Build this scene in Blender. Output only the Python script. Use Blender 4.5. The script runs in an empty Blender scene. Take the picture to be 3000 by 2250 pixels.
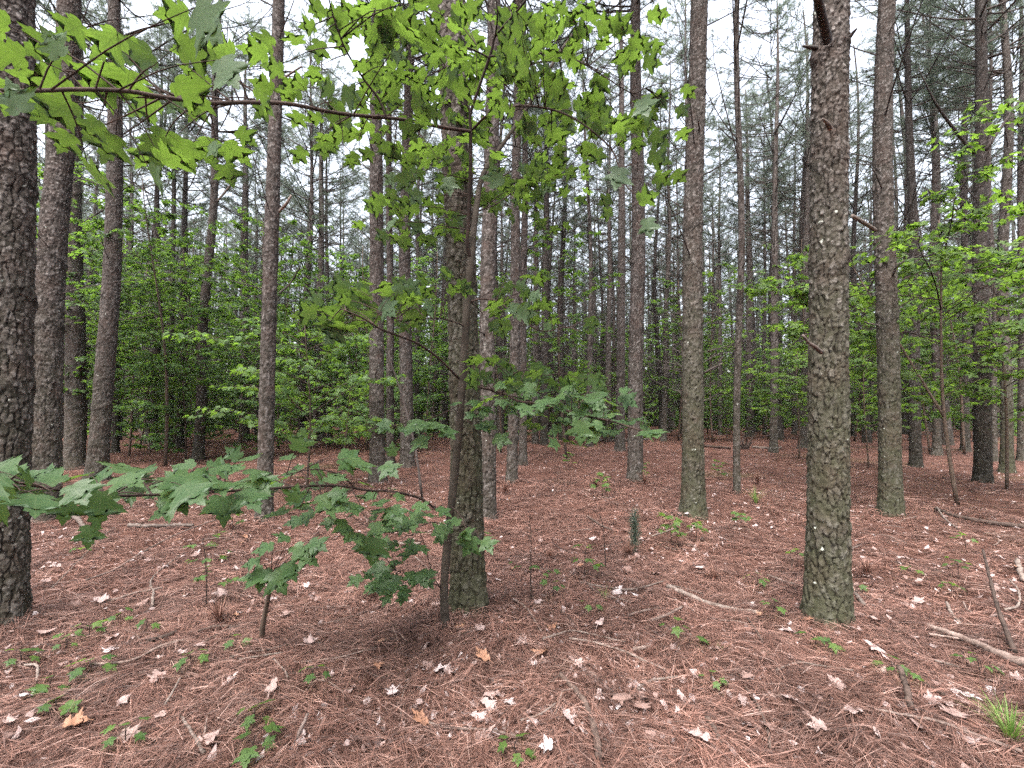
import bpy, math, random
import numpy as np
from mathutils import Vector

PI = math.pi
sc = bpy.context.scene
COL = sc.collection
rnd = random.Random(11)
RS = np.random.RandomState

# ------------------------------------------------------------------ camera model (photo pixels 3000 x 2250)
F = 1288.0
CAM = np.array([0.0, 0.0, 1.45])
PITCH = math.atan(75.0 / F)
FWD = np.array([0, math.cos(PITCH), math.sin(PITCH)])
UPV = np.array([0, -math.sin(PITCH), math.cos(PITCH)])
RGT = np.array([1.0, 0, 0])

def ray(px, py):
    return FWD + RGT * ((px - 1500) / F) + UPV * ((1125 - py) / F)

def P(px, py, d):
    return CAM + ray(px, py) * d

MOUNDS = []
def ground(x, y):
    x = np.asarray(x, float); y = np.asarray(y, float)
    r = np.sqrt(x * x + y * y)
    h = 0.018 * np.sin(x * 2.1 + 0.7) * np.cos(y * 1.7 + 0.3) + 0.014 * np.sin(x * 4.3 + y * 3.1) \
        + 0.010 * np.sin(x * 7.9 - y * 6.3 + 1.0) \
        + 0.011 * np.sin(x * 15.0 + 2.0 * np.sin(y * 6.0)) * np.sin(y * 13.0 + 2.0 * np.sin(x * 5.0))
    for mx, my in MOUNDS:
        h = h + 0.055 * np.exp(-((x - mx) ** 2 + (y - my) ** 2) / 0.075)
    h = h + 0.10 * np.sin(x * 0.21 + 1.3) * np.sin(y * 0.17) * np.clip((r - 4) / 8, 0, 1)
    return h

def G(px, py):
    """where the view line through a photo pixel meets the ground"""
    v = ray(px, py)
    lo = 0.3
    for k in range(4000):
        t = lo + 0.02 * k * (1 + 0.004 * k)
        p = CAM + v * t
        if p[2] <= float(ground(p[0], p[1])):
            return p
    return CAM + v * 60

# ------------------------------------------------------------------ noise
def hash01(i, j, s):
    n = (i.astype(np.int64) * 374761393 + j.astype(np.int64) * 668265263 + int(s) * 2147483647 + 1013904223) & 0xFFFFFFFF
    n = ((n ^ (n >> 13)) * 1274126177) & 0xFFFFFFFF
    n = ((n ^ (n >> 16)) * 2246822519) & 0xFFFFFFFF
    return ((n ^ (n >> 15)) & 0xFFFFFF) / float(0xFFFFFF)

def vnoise(u, v, s, pu=None):
    i = np.floor(u); j = np.floor(v)
    fu = u - i; fv = v - j
    fu = fu * fu * (3 - 2 * fu); fv = fv * fv * (3 - 2 * fv)
    i0 = i.astype(np.int64); j0 = j.astype(np.int64); i1 = i0 + 1
    if pu:
        i0 = i0 % pu; i1 = i1 % pu
    a = hash01(i0, j0, s); b = hash01(i1, j0, s); c = hash01(i0, j0 + 1, s); d = hash01(i1, j0 + 1, s)
    return (a * (1 - fu) + b * fu) * (1 - fv) + (c * (1 - fu) + d * fu) * fv

def voronoi(u, v, s, pu):
    i = np.floor(u).astype(np.int64); j = np.floor(v).astype(np.int64)
    f1 = np.full(u.shape, 9.0); f2 = np.full(u.shape, 9.0)
    cid = np.zeros(u.shape); cv = np.zeros(u.shape); cu = np.zeros(u.shape); du = np.zeros(u.shape); dv = np.zeros(u.shape)
    for a in (-1, 0, 1):
        for b in (-1, 0, 1):
            ii = i + a; jj = j + b; im = ii % pu
            x = u - (ii + 0.08 + 0.84 * hash01(im, jj, s)); y = v - (jj + 0.08 + 0.84 * hash01(im, jj, s + 7))
            d = np.sqrt(x * x + y * y)
            near = d < f1; second = (~near) & (d < f2)
            du = np.where(near, cu, np.where(second, x, du)); dv = np.where(near, cv, np.where(second, y, dv))
            f2 = np.where(near, f1, np.minimum(f2, d))
            cid = np.where(near, hash01(im, jj, s + 13), cid)
            cv = np.where(near, y, cv); cu = np.where(near, x, cu)
            f1 = np.where(near, d, f1)
    ox = np.abs(du - cu); oy = np.abs(dv - cv)
    return f1, f2, cid, ox / (ox + oy + 1e-6), cv

# ------------------------------------------------------------------ mesh building
class MB:
    def __init__(self):
        self.v = []; self.q = []; self.t = []; self.qm = []; self.tm = []; self.n = 0; self.uv = {}
    def add(self, v, q=None, t=None, m=0, uv=None):
        v = np.asarray(v, float).reshape(-1, 3)
        if q is not None and len(q):
            q = np.asarray(q, np.int64).reshape(-1, 4); self.q.append(q + self.n); self.qm.append(np.full(len(q), m))
        if t is not None and len(t):
            t = np.asarray(t, np.int64).reshape(-1, 3); self.t.append(t + self.n); self.tm.append(np.full(len(t), m))
        if uv is not None: self.uv[self.n] = uv
        self.v.append(v); self.n += len(v)
    def mesh(self, name, mats):
        me = bpy.data.meshes.new(name)
        v = np.concatenate(self.v)
        q = np.concatenate(self.q) if self.q else np.zeros((0, 4), np.int64)
        t = np.concatenate(self.t) if self.t else np.zeros((0, 3), np.int64)
        me.vertices.add(len(v)); me.vertices.foreach_set('co', v.astype(np.float32).ravel())
        me.loops.add(len(q) * 4 + len(t) * 3)
        me.loops.foreach_set('vertex_index', np.concatenate([q.ravel(), t.ravel()]).astype(np.int32))
        me.polygons.add(len(q) + len(t))
        st = np.concatenate([np.arange(len(q)) * 4, len(q) * 4 + np.arange(len(t)) * 3])
        me.polygons.foreach_set('loop_start', st.astype(np.int32))
        mi = np.concatenate([np.concatenate(self.qm) if self.qm else np.zeros(0), np.concatenate(self.tm) if self.tm else np.zeros(0)])
        me.polygons.foreach_set('material_index', mi.astype(np.int32))
        for m in (mats if isinstance(mats, (list, tuple)) else [mats]):
            me.materials.append(m)
        me.update(calc_edges=True)
        if self.uv:
            c = np.zeros((len(v), 4)); c[:, 3] = 1
            for k, w in self.uv.items(): c[k:k + len(w), :2] = w
            ca = me.color_attributes.new('blade', 'FLOAT_COLOR', 'POINT'); ca.data.foreach_set('color', c.astype(np.float32).ravel())
        return me
    def tube(self, pts, rad, n=5, m=0, cap=True):
        pts = np.asarray(pts, float); k = len(pts)
        rad = np.broadcast_to(np.asarray(rad, float), (k,))
        tg = np.gradient(pts, axis=0); tg /= np.linalg.norm(tg, axis=1)[:, None] + 1e-9
        ref = np.array([0.31, 0.87, 0.2]) if abs(tg[0, 2]) > 0.6 else np.array([0, 0, 1.0])
        a = np.cross(tg, ref); a /= np.linalg.norm(a, axis=1)[:, None] + 1e-9
        b = np.cross(tg, a)
        th = np.arange(n) * 2 * PI / n
        v = pts[:, None, :] + rad[:, None, None] * (np.cos(th)[None, :, None] * a[:, None, :] + np.sin(th)[None, :, None] * b[:, None, :])
        i = np.arange(k - 1)[:, None] * n; j = np.arange(n)[None, :]; j2 = (j + 1) % n
        q = np.stack([i + j, i + j2, i + n + j2, i + n + j], -1).reshape(-1, 4)
        v = v.reshape(-1, 3); t = None
        if cap:
            v = np.vstack([v, pts[:1], pts[-1:]])
            c0 = k * n; c1 = c0 + 1; jj = np.arange(n); jn = (jj + 1) % n; e = (k - 1) * n
            t = np.vstack([np.stack([jn, jj, np.full(n, c0)], -1), np.stack([e + jj, e + jn, np.full(n, c1)], -1)])
        self.add(v, q, t, m)

def link(name, me, parent=None, loc=None, rz=0.0, scale=None):
    o = bpy.data.objects.new(name, me); COL.objects.link(o)
    if parent is not None: o.parent = parent
    if loc is not None: o.location = Vector([float(c) for c in loc])
    if rz: o.rotation_euler = (0, 0, rz)
    if scale is not None: o.scale = (scale, scale, scale) if not hasattr(scale, '__len__') else scale
    return o

def thing(name, label, cat, loc=(0, 0, 0), rz=0.0, group=None, me=None, scale=None):
    o = link(name, me, None, loc, rz, scale)
    o['label'] = label; o['category'] = cat
    if group: o['group'] = group
    return o

def smooth_line(pts, n):
    """Catmull-Rom through pts"""
    pts = np.asarray(pts, float)
    if len(pts) < 3:
        return np.stack([pts[0] + (pts[-1] - pts[0]) * t for t in np.linspace(0, 1, n)])
    ext = np.vstack([2 * pts[0] - pts[1], pts, 2 * pts[-1] - pts[-2]])
    out = []
    for t in np.linspace(0, len(pts) - 1 - 1e-6, n):
        i = int(t); f = t - i
        p0, p1, p2, p3 = ext[i:i + 4]
        out.append(0.5 * (2 * p1 + (p2 - p0) * f + (2 * p0 - 5 * p1 + 4 * p2 - p3) * f * f + (3 * p1 - p0 - 3 * p2 + p3) * f ** 3))
    return np.array(out)

def unit(a):
    a = np.asarray(a, float)
    return a / (np.linalg.norm(a, axis=-1, keepdims=True) + 1e-9)

# ------------------------------------------------------------------ materials
def new_mat(name):
    m = bpy.data.materials.new(name); m.use_nodes = True
    nt = m.node_tree; nt.nodes.clear()
    out = nt.nodes.new('ShaderNodeOutputMaterial')
    def N(t, **kw):
        n = nt.nodes.new(t)
        for k, v in kw.items():
            if k in n.inputs.keys() if isinstance(k, str) else False: n.inputs[k].default_value = v
            else: setattr(n, k, v)
        return n
    return m, nt, out, N, nt.links.new

def ramp(N, stops):
    r = N('ShaderNodeValToRGB'); e = r.color_ramp.elements
    while len(e) < len(stops): e.new(0.5)
    for k, (p, c) in enumerate(stops):
        e[k].position = p; e[k].color = (*c, 1) if len(c) == 3 else c
    return r

def mixc(N, L, fac, a, b, mode='MIX'):
    n = N('ShaderNodeMix', data_type='RGBA', blend_type=mode)
    for s, v in ((0, fac), (6, a), (7, b)):
        if hasattr(v, 'is_linked'): L(v, n.inputs[s])
        else: n.inputs[s].default_value = v if s == 0 else (*v, 1)
    return n.outputs[2]

def math_(N, L, op, a, b=0.0, clamp=False):
    n = N('ShaderNodeMath', operation=op, use_clamp=clamp)
    for s, v in ((0, a), (1, b)):
        if hasattr(v, 'is_linked'): L(v, n.inputs[s])
        else: n.inputs[s].default_value = v
    return n.outputs[0]

def noise(N, L, vec, scale, detail=3.0, rough=0.55):
    n = N('ShaderNodeTexNoise'); n.inputs['Scale'].default_value = scale
    n.inputs['Detail'].default_value = detail; n.inputs['Roughness'].default_value = rough
    L(vec, n.inputs['Vector']); return n.outputs['Fac']

def bsdf(N, L, out, col, rough=0.9, spec=0.2, bump=None, strength=0.5, dist=0.004):
    b = N('ShaderNodeBsdfPrincipled')
    if hasattr(col, 'is_linked'): L(col, b.inputs['Base Color'])
    else: b.inputs['Base Color'].default_value = (*col, 1)
    b.inputs['Roughness'].default_value = rough; b.inputs['Specular IOR Level'].default_value = spec
    if bump is not None:
        bp = N('ShaderNodeBump'); bp.inputs['Strength'].default_value = strength; bp.inputs['Distance'].default_value = dist
        L(bump, bp.inputs['Height']); L(bp.outputs[0], b.inputs['Normal'])
    L(b.outputs[0], out.inputs['Surface'])
    return b

def mat_bark(name, green=0.0, dark=1.0, warm=0.0):
    m, nt, out, N, L = new_mat(name)
    tc = N('ShaderNodeTexCoord'); ob = tc.outputs['Object']
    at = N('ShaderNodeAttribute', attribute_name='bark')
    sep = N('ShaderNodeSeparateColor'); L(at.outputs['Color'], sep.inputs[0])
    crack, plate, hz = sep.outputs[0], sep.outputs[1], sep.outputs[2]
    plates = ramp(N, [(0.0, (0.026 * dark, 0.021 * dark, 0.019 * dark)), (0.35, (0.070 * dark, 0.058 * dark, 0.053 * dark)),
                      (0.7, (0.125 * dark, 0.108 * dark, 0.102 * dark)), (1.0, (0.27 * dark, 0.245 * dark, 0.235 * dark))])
    n1 = noise(N, L, ob, 38, 4, 0.65)
    mx = math_(N, L, 'ADD', math_(N, L, 'MULTIPLY', plate, 0.75), math_(N, L, 'MULTIPLY', math_(N, L, 'SUBTRACT', n1, 0.38), 1.2), True)
    L(mx, plates.inputs[0])
    # algae: greener towards the ground and on one side of the trunk
    sx = N('ShaderNodeSeparateXYZ'); L(ob, sx.inputs[0])
    low = N('ShaderNodeMapRange'); L(sx.outputs[2], low.inputs[0])
    low.inputs[1].default_value = 0.2; low.inputs[2].default_value = 4.0; low.inputs[3].default_value = 1.0; low.inputs[4].default_value = 0.12
    n2 = noise(N, L, ob, 2.2, 3)
    gf = math_(N, L, 'MULTIPLY', math_(N, L, 'MULTIPLY', low.outputs[0], math_(N, L, 'ADD', n2, 0.25)), green, True)
    gf = math_(N, L, 'MULTIPLY', gf, 0.8)
    c = mixc(N, L, gf, plates.outputs[0], (0.058 * dark, 0.062 * dark, 0.032 * dark))
    rd = noise(N, L, ob, 5, 2)
    c = mixc(N, L, math_(N, L, 'MULTIPLY', math_(N, L, 'SUBTRACT', rd, 0.45, True), 1.6 + warm, True), c, (0.080 * dark, 0.050 * dark, 0.041 * dark))
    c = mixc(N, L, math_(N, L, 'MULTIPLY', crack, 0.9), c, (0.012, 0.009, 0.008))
    # pale lichen flecks
    ln = noise(N, L, ob, 17, 2, 0.5)
    lr = ramp(N, [(0.725, (0, 0, 0)), (0.765, (1, 1, 1))]); L(ln, lr.inputs[0])
    lf = math_(N, L, 'MULTIPLY', lr.outputs[0], math_(N, L, 'SUBTRACT', 1.0, crack), True)
    c = mixc(N, L, math_(N, L, 'MULTIPLY', lf, 0.8), c, (0.50, 0.53, 0.47))
    n3 = noise(N, L, ob, 120, 4, 0.7)
    bsdf(N, L, out, c, 0.92, 0.15, math_(N, L, 'ADD', n3, math_(N, L, 'MULTIPLY', n1, 1.5)), 0.55, 0.006)
    return m

def mat_wood(name, c0, c1, scale=25):
    m, nt, out, N, L = new_mat(name)
    tc = N('ShaderNodeTexCoord')
    n1 = noise(N, L, tc.outputs['Object'], scale, 4, 0.6)
    r = ramp(N, [(0.3, c0), (0.72, c1)]); L(n1, r.inputs[0])
    oi = N('ShaderNodeObjectInfo')
    hv = N('ShaderNodeHueSaturation'); L(r.outputs[0], hv.inputs['Color'])
    L(math_(N, L, 'ADD', math_(N, L, 'MULTIPLY', oi.outputs['Random'], 0.6), 0.7), hv.inputs['Value'])
    bsdf(N, L, out, hv.outputs[0], 0.9, 0.2, noise(N, L, tc.outputs['Object'], scale * 4, 3), 0.5, 0.003)
    return m

def mat_leaf(name, dark, light, trans, gloss=0.45, tw=0.5, spec=0.35, veins=False):
    """a thin leaf: diffuse + sheen on top, light coming through from behind"""
    m, nt, out, N, L = new_mat(name)
    gi = N('ShaderNodeNewGeometry'); tc = N('ShaderNodeTexCoord')
    oi = N('ShaderNodeObjectInfo')
    rv = math_(N, L, 'FRACT', math_(N, L, 'ADD', gi.outputs['Random Per Island'], oi.outputs['Random']))
    n1 = noise(N, L, tc.outputs['Object'], 9, 2)
    r = ramp(N, [(0.0, dark), (1.0, light)]); L(math_(N, L, 'ADD', math_(N, L, 'MULTIPLY', rv, 0.75), math_(N, L, 'MULTIPLY', math_(N, L, 'SUBTRACT', n1, 0.4), 0.6), True), r.inputs[0])
    col = r.outputs[0]; vein = None
    if veins:
        at = N('ShaderNodeAttribute', attribute_name='blade'); sp = N('ShaderNodeSeparateColor'); L(at.outputs['Color'], sp.inputs[0])
        x, y = sp.outputs[0], sp.outputs[1]
        d1 = math_(N, L, 'ABSOLUTE', math_(N, L, 'SUBTRACT', math_(N, L, 'MULTIPLY', x, 0.70), math_(N, L, 'MULTIPLY', y, 0.715)))
        d2 = math_(N, L, 'ABSOLUTE', math_(N, L, 'SUBTRACT', math_(N, L, 'MULTIPLY', x, 0.42), math_(N, L, 'MULTIPLY', y, 0.907)))
        st = math_(N, L, 'FRACT', math_(N, L, 'MULTIPLY', math_(N, L, 'SUBTRACT', y, math_(N, L, 'MULTIPLY', x, 0.8)), 7.0))
        d3 = math_(N, L, 'ADD', math_(N, L, 'MULTIPLY', math_(N, L, 'ABSOLUTE', math_(N, L, 'SUBTRACT', st, 0.5)), 0.10), 0.006)
        dm = math_(N, L, 'MINIMUM', math_(N, L, 'MINIMUM', x, d1), math_(N, L, 'MINIMUM', d2, d3))
        mr = N('ShaderNodeMapRange'); L(dm, mr.inputs[0]); mr.inputs[1].default_value = 0.004; mr.inputs[2].default_value = 0.022; mr.inputs[3].default_value = 1; mr.inputs[4].default_value = 0
        vein = mr.outputs[0]
        col = mixc(N, L, math_(N, L, 'MULTIPLY', vein, 0.30), col, (0.16, 0.21, 0.10))
        sn = noise(N, L, tc.outputs['Object'], 60, 2); sr = ramp(N, [(0.70, (0, 0, 0)), (0.74, (1, 1, 1))]); L(sn, sr.inputs[0])
        col = mixc(N, L, math_(N, L, 'MULTIPLY', sr.outputs[0], 0.6), col, (0.09, 0.06, 0.03))
    under = mixc(N, L, math_(N, L, 'MULTIPLY', gi.outputs['Backfacing'], 0.35), col, (0.20, 0.27, 0.19))
    b = N('ShaderNodeBsdfPrincipled'); L(under, b.inputs['Base Color'])
    b.inputs['Roughness'].default_value = gloss; b.inputs['Specular IOR Level'].default_value = spec
    t = N('ShaderNodeBsdfTranslucent')
    t2 = ramp(N, [(0.0, tuple(0.72 * x for x in trans)), (1.0, tuple(1.15 * x for x in trans))]); L(rv, t2.inputs[0])
    tcol = t2.outputs[0]
    if vein is not None:
        tcol = mixc(N, L, math_(N, L, 'MULTIPLY', vein, 0.45), tcol, (0.05, 0.09, 0.015))
    L(tcol, t.inputs['Color'])
    mx = N('ShaderNodeMixShader'); mx.inputs[0].default_value = tw
    L(b.outputs[0], mx.inputs[1]); L(t.outputs[0], mx.inputs[2]); L(mx.outputs[0], out.inputs['Surface'])
    return m

def mat_island(name, stops, rough=0.8, spec=0.2, trans=None, tw=0.3, patch=0.0):
    m, nt, out, N, L = new_mat(name)
    gi = N('ShaderNodeNewGeometry'); oi = N('ShaderNodeObjectInfo')
    rv = math_(N, L, 'FRACT', math_(N, L, 'ADD', gi.outputs['Random Per Island'], oi.outputs['Random']))
    if patch:
        at = N('ShaderNodeAttribute', attribute_name='blade'); sp = N('ShaderNodeSeparateColor'); L(at.outputs['Color'], sp.inputs[0])
        rv = math_(N, L, 'ADD', math_(N, L, 'MULTIPLY', rv, 0.3), math_(N, L, 'MULTIPLY', sp.outputs[0], 0.7))
    r = ramp(N, stops); L(rv, r.inputs[0])
    col = r.outputs[0]
    if patch:
        tc = N('ShaderNodeTexCoord'); n1 = noise(N, L, tc.outputs['Object'], 1.7, 4, 0.65)
        hv = N('ShaderNodeHueSaturation'); L(col, hv.inputs['Color'])
        L(math_(N, L, 'ADD', math_(N, L, 'MULTIPLY', math_(N, L, 'SUBTRACT', n1, 0.5), patch), 1.0), hv.inputs['Value'])
        col = hv.outputs[0]
    b = bsdf(N, L, out, col, rough, spec)
    if trans:
        t = N('ShaderNodeBsdfTranslucent'); t.inputs['Color'].default_value = (*trans, 1)
        mx = N('ShaderNodeMixShader'); mx.inputs[0].default_value = tw
        L(b.outputs[0], mx.inputs[1]); L(t.outputs[0], mx.inputs[2]); L(mx.outputs[0], out.inputs['Surface'])
    return m

def mat_ground():
    m, nt, out, N, L = new_mat('needle_floor')
    tc = N('ShaderNodeTexCoord'); ob = tc.outputs['Object']
    mp = N('ShaderNodeMapping'); mp.inputs['Scale'].default_value = (1, 3.0, 1); mp.inputs['Rotation'].default_value = (0, 0, 0.5); L(ob, mp.inputs[0])
    mp2 = N('ShaderNodeMapping'); mp2.inputs['Scale'].default_value = (3.2, 1, 1); mp2.inputs['Rotation'].default_value = (0, 0, -0.4); L(ob, mp2.inputs[0])
    a = noise(N, L, mp.outputs[0], 22, 5, 0.7); b_ = noise(N, L, mp2.outputs[0], 26, 5, 0.7)
    big = noise(N, L, ob, 0.9, 4, 0.6)
    s = math_(N, L, 'ADD', math_(N, L, 'MULTIPLY', math_(N, L, 'ADD', a, b_), 0.42), math_(N, L, 'MULTIPLY', big, 0.22))
    r = ramp(N, [(0.38, (0.016, 0.008, 0.006)), (0.5, (0.085, 0.041, 0.031)), (0.62, (0.165, 0.084, 0.064)), (0.74, (0.29, 0.175, 0.145))]); L(s, r.inputs[0])
    c = r.outputs[0]
    # moss and low herbs in a few far patches
    g = noise(N, L, ob, 0.33, 3, 0.5)
    gr = ramp(N, [(0.60, (0, 0, 0)), (0.72, (1, 1, 1))]); L(g, gr.inputs[0])
    c = mixc(N, L, math_(N, L, 'MULTIPLY', gr.outputs[0], math_(N, L, 'MULTIPLY', a, 0.55)), c, (0.12, 0.14, 0.05))
    bsdf(N, L, out, c, 0.95, 0.1, s, 0.9, 0.05)
    return m

M = {}
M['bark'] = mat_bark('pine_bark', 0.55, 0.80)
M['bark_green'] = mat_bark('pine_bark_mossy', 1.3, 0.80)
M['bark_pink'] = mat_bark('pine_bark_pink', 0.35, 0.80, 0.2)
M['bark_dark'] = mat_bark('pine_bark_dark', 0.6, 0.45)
M['limb'] = mat_wood('dead_limb', (0.030, 0.025, 0.023), (0.085, 0.070, 0.064), 14)
M['limb_pale'] = mat_wood('pale_dead_wood', (0.075, 0.055, 0.045), (0.22, 0.18, 0.16), 30)
M['stick'] = mat_wood('fallen_stick', (0.075, 0.050, 0.040), (0.23, 0.175, 0.155), 22)
M['stick_dark'] = mat_wood('dark_stick', (0.030, 0.021, 0.018), (0.10, 0.07, 0.058), 22)
M['maple_bark'] = mat_wood('maple_bark', (0.055, 0.038, 0.028), (0.125, 0.092, 0.072), 16)
M['maple_smooth'] = mat_wood('maple_smooth_bark', (0.036, 0.028, 0.022), (0.090, 0.074, 0.060), 13)
M['twig'] = mat_wood('maple_twig', (0.022, 0.015, 0.013), (0.055, 0.036, 0.030), 20)
M['leaf'] = mat_leaf('maple_leaf', (0.050, 0.105, 0.040), (0.088, 0.155, 0.058), (0.118, 0.200, 0.026), 0.42, 0.56, 0.32, True)
M['leaf_mid'] = mat_leaf('understory_leaf', (0.056, 0.110, 0.033), (0.105, 0.180, 0.046), (0.19, 0.34, 0.038), 0.5, 0.5)
M['leaf_yel'] = mat_leaf('bright_understory_leaf', (0.070, 0.130, 0.034), (0.130, 0.205, 0.050), (0.20, 0.345, 0.040), 0.5, 0.55)
M['leaf_dark'] = mat_leaf('deep_understory_leaf', (0.042, 0.090, 0.028), (0.085, 0.155, 0.042), (0.17, 0.31, 0.038), 0.5, 0.52)
M['needle'] = mat_island('pine_needle', [(0, (0.035, 0.056, 0.044)), (0.6, (0.065, 0.088, 0.068)), (1, (0.10, 0.115, 0.08))], 0.5, 0.4, (0.17, 0.22, 0.15), 0.42)
M['litter'] = mat_island('dead_needle', [(0, (0.014, 0.007, 0.006)), (0.28, (0.075, 0.036, 0.027)), (0.6, (0.160, 0.080, 0.061)), (0.84, (0.25, 0.140, 0.110)), (1, (0.40, 0.285, 0.25))], 0.55, 0.4, None, 0.3, 2.2)
M['tuft'] = mat_island('brown_tuft', [(0, (0.07, 0.034, 0.026)), (0.6, (0.17, 0.085, 0.062)), (1, (0.30, 0.17, 0.13))], 0.6, 0.3)
M['dead_leaf'] = mat_island('dead_leaf_pale', [(0, (0.16, 0.10, 0.085)), (0.35, (0.26, 0.185, 0.17)), (0.7, (0.31, 0.24, 0.23)), (1, (0.39, 0.335, 0.335))], 0.75, 0.25)
M['dead_tan'] = mat_island('dead_leaf_tan', [(0, (0.20, 0.10, 0.062)), (1, (0.32, 0.175, 0.115))], 0.7, 0.25)
M['grass'] = mat_island('bright_grass', [(0, (0.07, 0.14, 0.03)), (1, (0.16, 0.26, 0.06))], 0.5, 0.3, (0.2, 0.32, 0.05), 0.35)
M['cone'] = mat_wood('pine_cone_scale', (0.045, 0.028, 0.022), (0.13, 0.085, 0.066), 40)
M['red_wood'] = mat_wood('red_rotten_wood', (0.11, 0.048, 0.030), (0.27, 0.13, 0.085), 14)

SKY, SUN, EXPO, HAZE = 0.15, 0.6, 2.6, 0.0003

# ------------------------------------------------------------------ pine trunks
def bark_field(arc, z, nu, s, cell=0.045):
    """arc 0..1 round the trunk, z height in m -> relief, fissure depth, plate tone"""
    u = arc * nu
    wu = 0.55 * (vnoise(arc * nu * 0.5, z / 0.10, s + 5, max(1, nu // 2)) - 0.5) + 0.22 * (vnoise(u * 2, z / 0.022, s + 6, nu * 2) - 0.5)
    wv = 0.6 * (vnoise(arc * nu * 0.5, z / 0.15, s + 3, max(1, nu // 2)) - 0.5) + 0.18 * (vnoise(u * 2, z / 0.03, s + 4, nu * 2) - 0.5)
    up = np.clip((z - 0.8) / 4.5, 0, 1)
    f1, f2, cid, side, cv = voronoi(u + wu, z / 0.105 + wv, s, nu)
    gate = np.clip((vnoise(arc * nu, z / 0.09, s + 9, nu) - 0.10) * 1.8, 0.1, 1)
    width = 0.07 + 0.24 * vnoise(u * 0.7, z / 0.12, s + 10, max(1, int(nu * 0.7)))
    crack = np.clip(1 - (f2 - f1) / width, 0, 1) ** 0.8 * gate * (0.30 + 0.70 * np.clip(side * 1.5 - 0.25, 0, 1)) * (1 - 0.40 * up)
    # thin loose flakes, lower edge lifted
    g1, g2, gid, gside, gv = voronoi(u * 2 + wu, z / 0.034 + wv, s + 50, int(nu * 2))
    flake = (gid - 0.5) * 0.75 - gv * (0.35 + 0.9 * up) * gid
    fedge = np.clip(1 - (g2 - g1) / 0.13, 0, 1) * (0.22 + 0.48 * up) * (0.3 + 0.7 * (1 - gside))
    fine = vnoise(u * 5, z / 0.014, s + 21, nu * 5) - 0.5
    h = 0.62 + 0.30 * (cid - 0.5) + 0.36 * flake + 0.16 * fine - 0.95 * crack - 0.25 * fedge
    tone = np.clip(0.38 + 0.35 * (cid - 0.5) + 0.75 * (gid - 0.5) + 0.4 * flake, 0, 1)
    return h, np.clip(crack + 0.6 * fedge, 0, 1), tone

def trunk_mesh(name, axis, rad, H, nseg, zs, seed, mat, depth=0.010, knots=()):
    """axis(z)->x,y offsets, rad(z) radius; zs row heights"""
    zs = np.asarray(zs); th = np.arange(nseg) * 2 * PI / nseg
    Z, T = np.meshgrid(zs, th, indexing='ij'); A = T / (2 * PI)
    R0 = rad(Z)
    nu = max(6, int(round(2 * PI * float(rad(np.array([1.2]))[0]) / 0.043)))
    h, cr, pl = bark_field(A, Z, nu, seed)
    dep = depth * np.clip(R0 / 0.09, 0.15, 1.25) * (1 - 0.35 * np.clip(Z / 8, 0, 1))
    lump = 0.03 * (vnoise(A * 4, Z / 0.5, seed + 31, 4) - 0.5) + 0.05 * (vnoise(A * 3, Z / 1.3, seed + 37, 3) - 0.5)
    R = R0 * (1 + lump) + dep * (h - 0.62)
    # whorl swellings left by old branches
    rs = RS(seed)
    zz = 1.6
    ring = np.zeros_like(Z)
    while zz < H * 0.75:
        ring += (0.5 + rs.rand()) * np.exp(-((Z - zz - 0.05 * np.sin(T * 2 + zz)) / 0.045) ** 2)
        zz += 0.55 + 0.5 * rs.rand()
    R = R + 0.06 * R0 * ring
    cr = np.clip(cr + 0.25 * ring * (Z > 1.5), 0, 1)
    ox, oy = axis(Z)
    V = np.stack([ox + R * np.cos(T), oy + R * np.sin(T), Z], -1).reshape(-1, 3)
    k = len(zs)
    i = np.arange(k - 1)[:, None] * nseg; j = np.arange(nseg)[None, :]; j2 = (j + 1) % nseg
    q = np.stack([i + j, i + j2, i + nseg + j2, i + nseg + j], -1).reshape(-1, 4)
    mb = MB(); mb.add(V, q)
    me = mb.mesh(name, mat)
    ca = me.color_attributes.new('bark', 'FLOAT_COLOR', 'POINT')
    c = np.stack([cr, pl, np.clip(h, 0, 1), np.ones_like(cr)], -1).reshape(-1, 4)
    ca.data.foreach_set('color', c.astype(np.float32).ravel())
    return me

# ------------------------------------------------------------------ pine crowns and dead branches
def frames(fwd, rs):
    fwd = unit(fwd); up = np.where(np.abs(fwd[:, 2:3]) > 0.9, np.array([[1.0, 0, 0]]), np.array([[0, 0, 1.0]]))
    a = unit(np.cross(up, fwd)); b = np.cross(fwd, a)
    ro = rs.rand(len(fwd), 1) * 2 * PI
    return fwd, a * np.cos(ro) + b * np.sin(ro), b * np.cos(ro) - a * np.sin(ro)

def tufts(mb, pos, fwd, size, rs, nn=13, width=0.011, m=1):
    """needle tufts: thin triangles fanned round each twig end"""
    n = len(pos); f, a, b = frames(fwd, rs)
    ang = rs.uniform(0.15, 1.35, (n, nn)); az = rs.rand(n, nn) * 2 * PI
    ln = size[:, None] * rs.uniform(0.7, 1.15, (n, nn)); back = rs.uniform(-0.10, 0.05, (n, nn))
    d = f[:, None] * np.cos(ang)[..., None] + (a[:, None] * np.cos(az)[..., None] + b[:, None] * np.sin(az)[..., None]) * np.sin(ang)[..., None]
    side = unit(np.cross(d, rs.randn(n, nn, 3)))
    o = pos[:, None] + f[:, None] * back[..., None]
    tip = o + d * ln[..., None]; tip[..., 2] -= 0.12 * ln * np.abs(np.sin(ang))
    w = side * (width / 2)
    V = np.stack([o - w, o + w, tip], 2).reshape(-1, 3)
    mb.add(V, None, np.arange(n * nn * 3).reshape(-1, 3), m)

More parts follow.
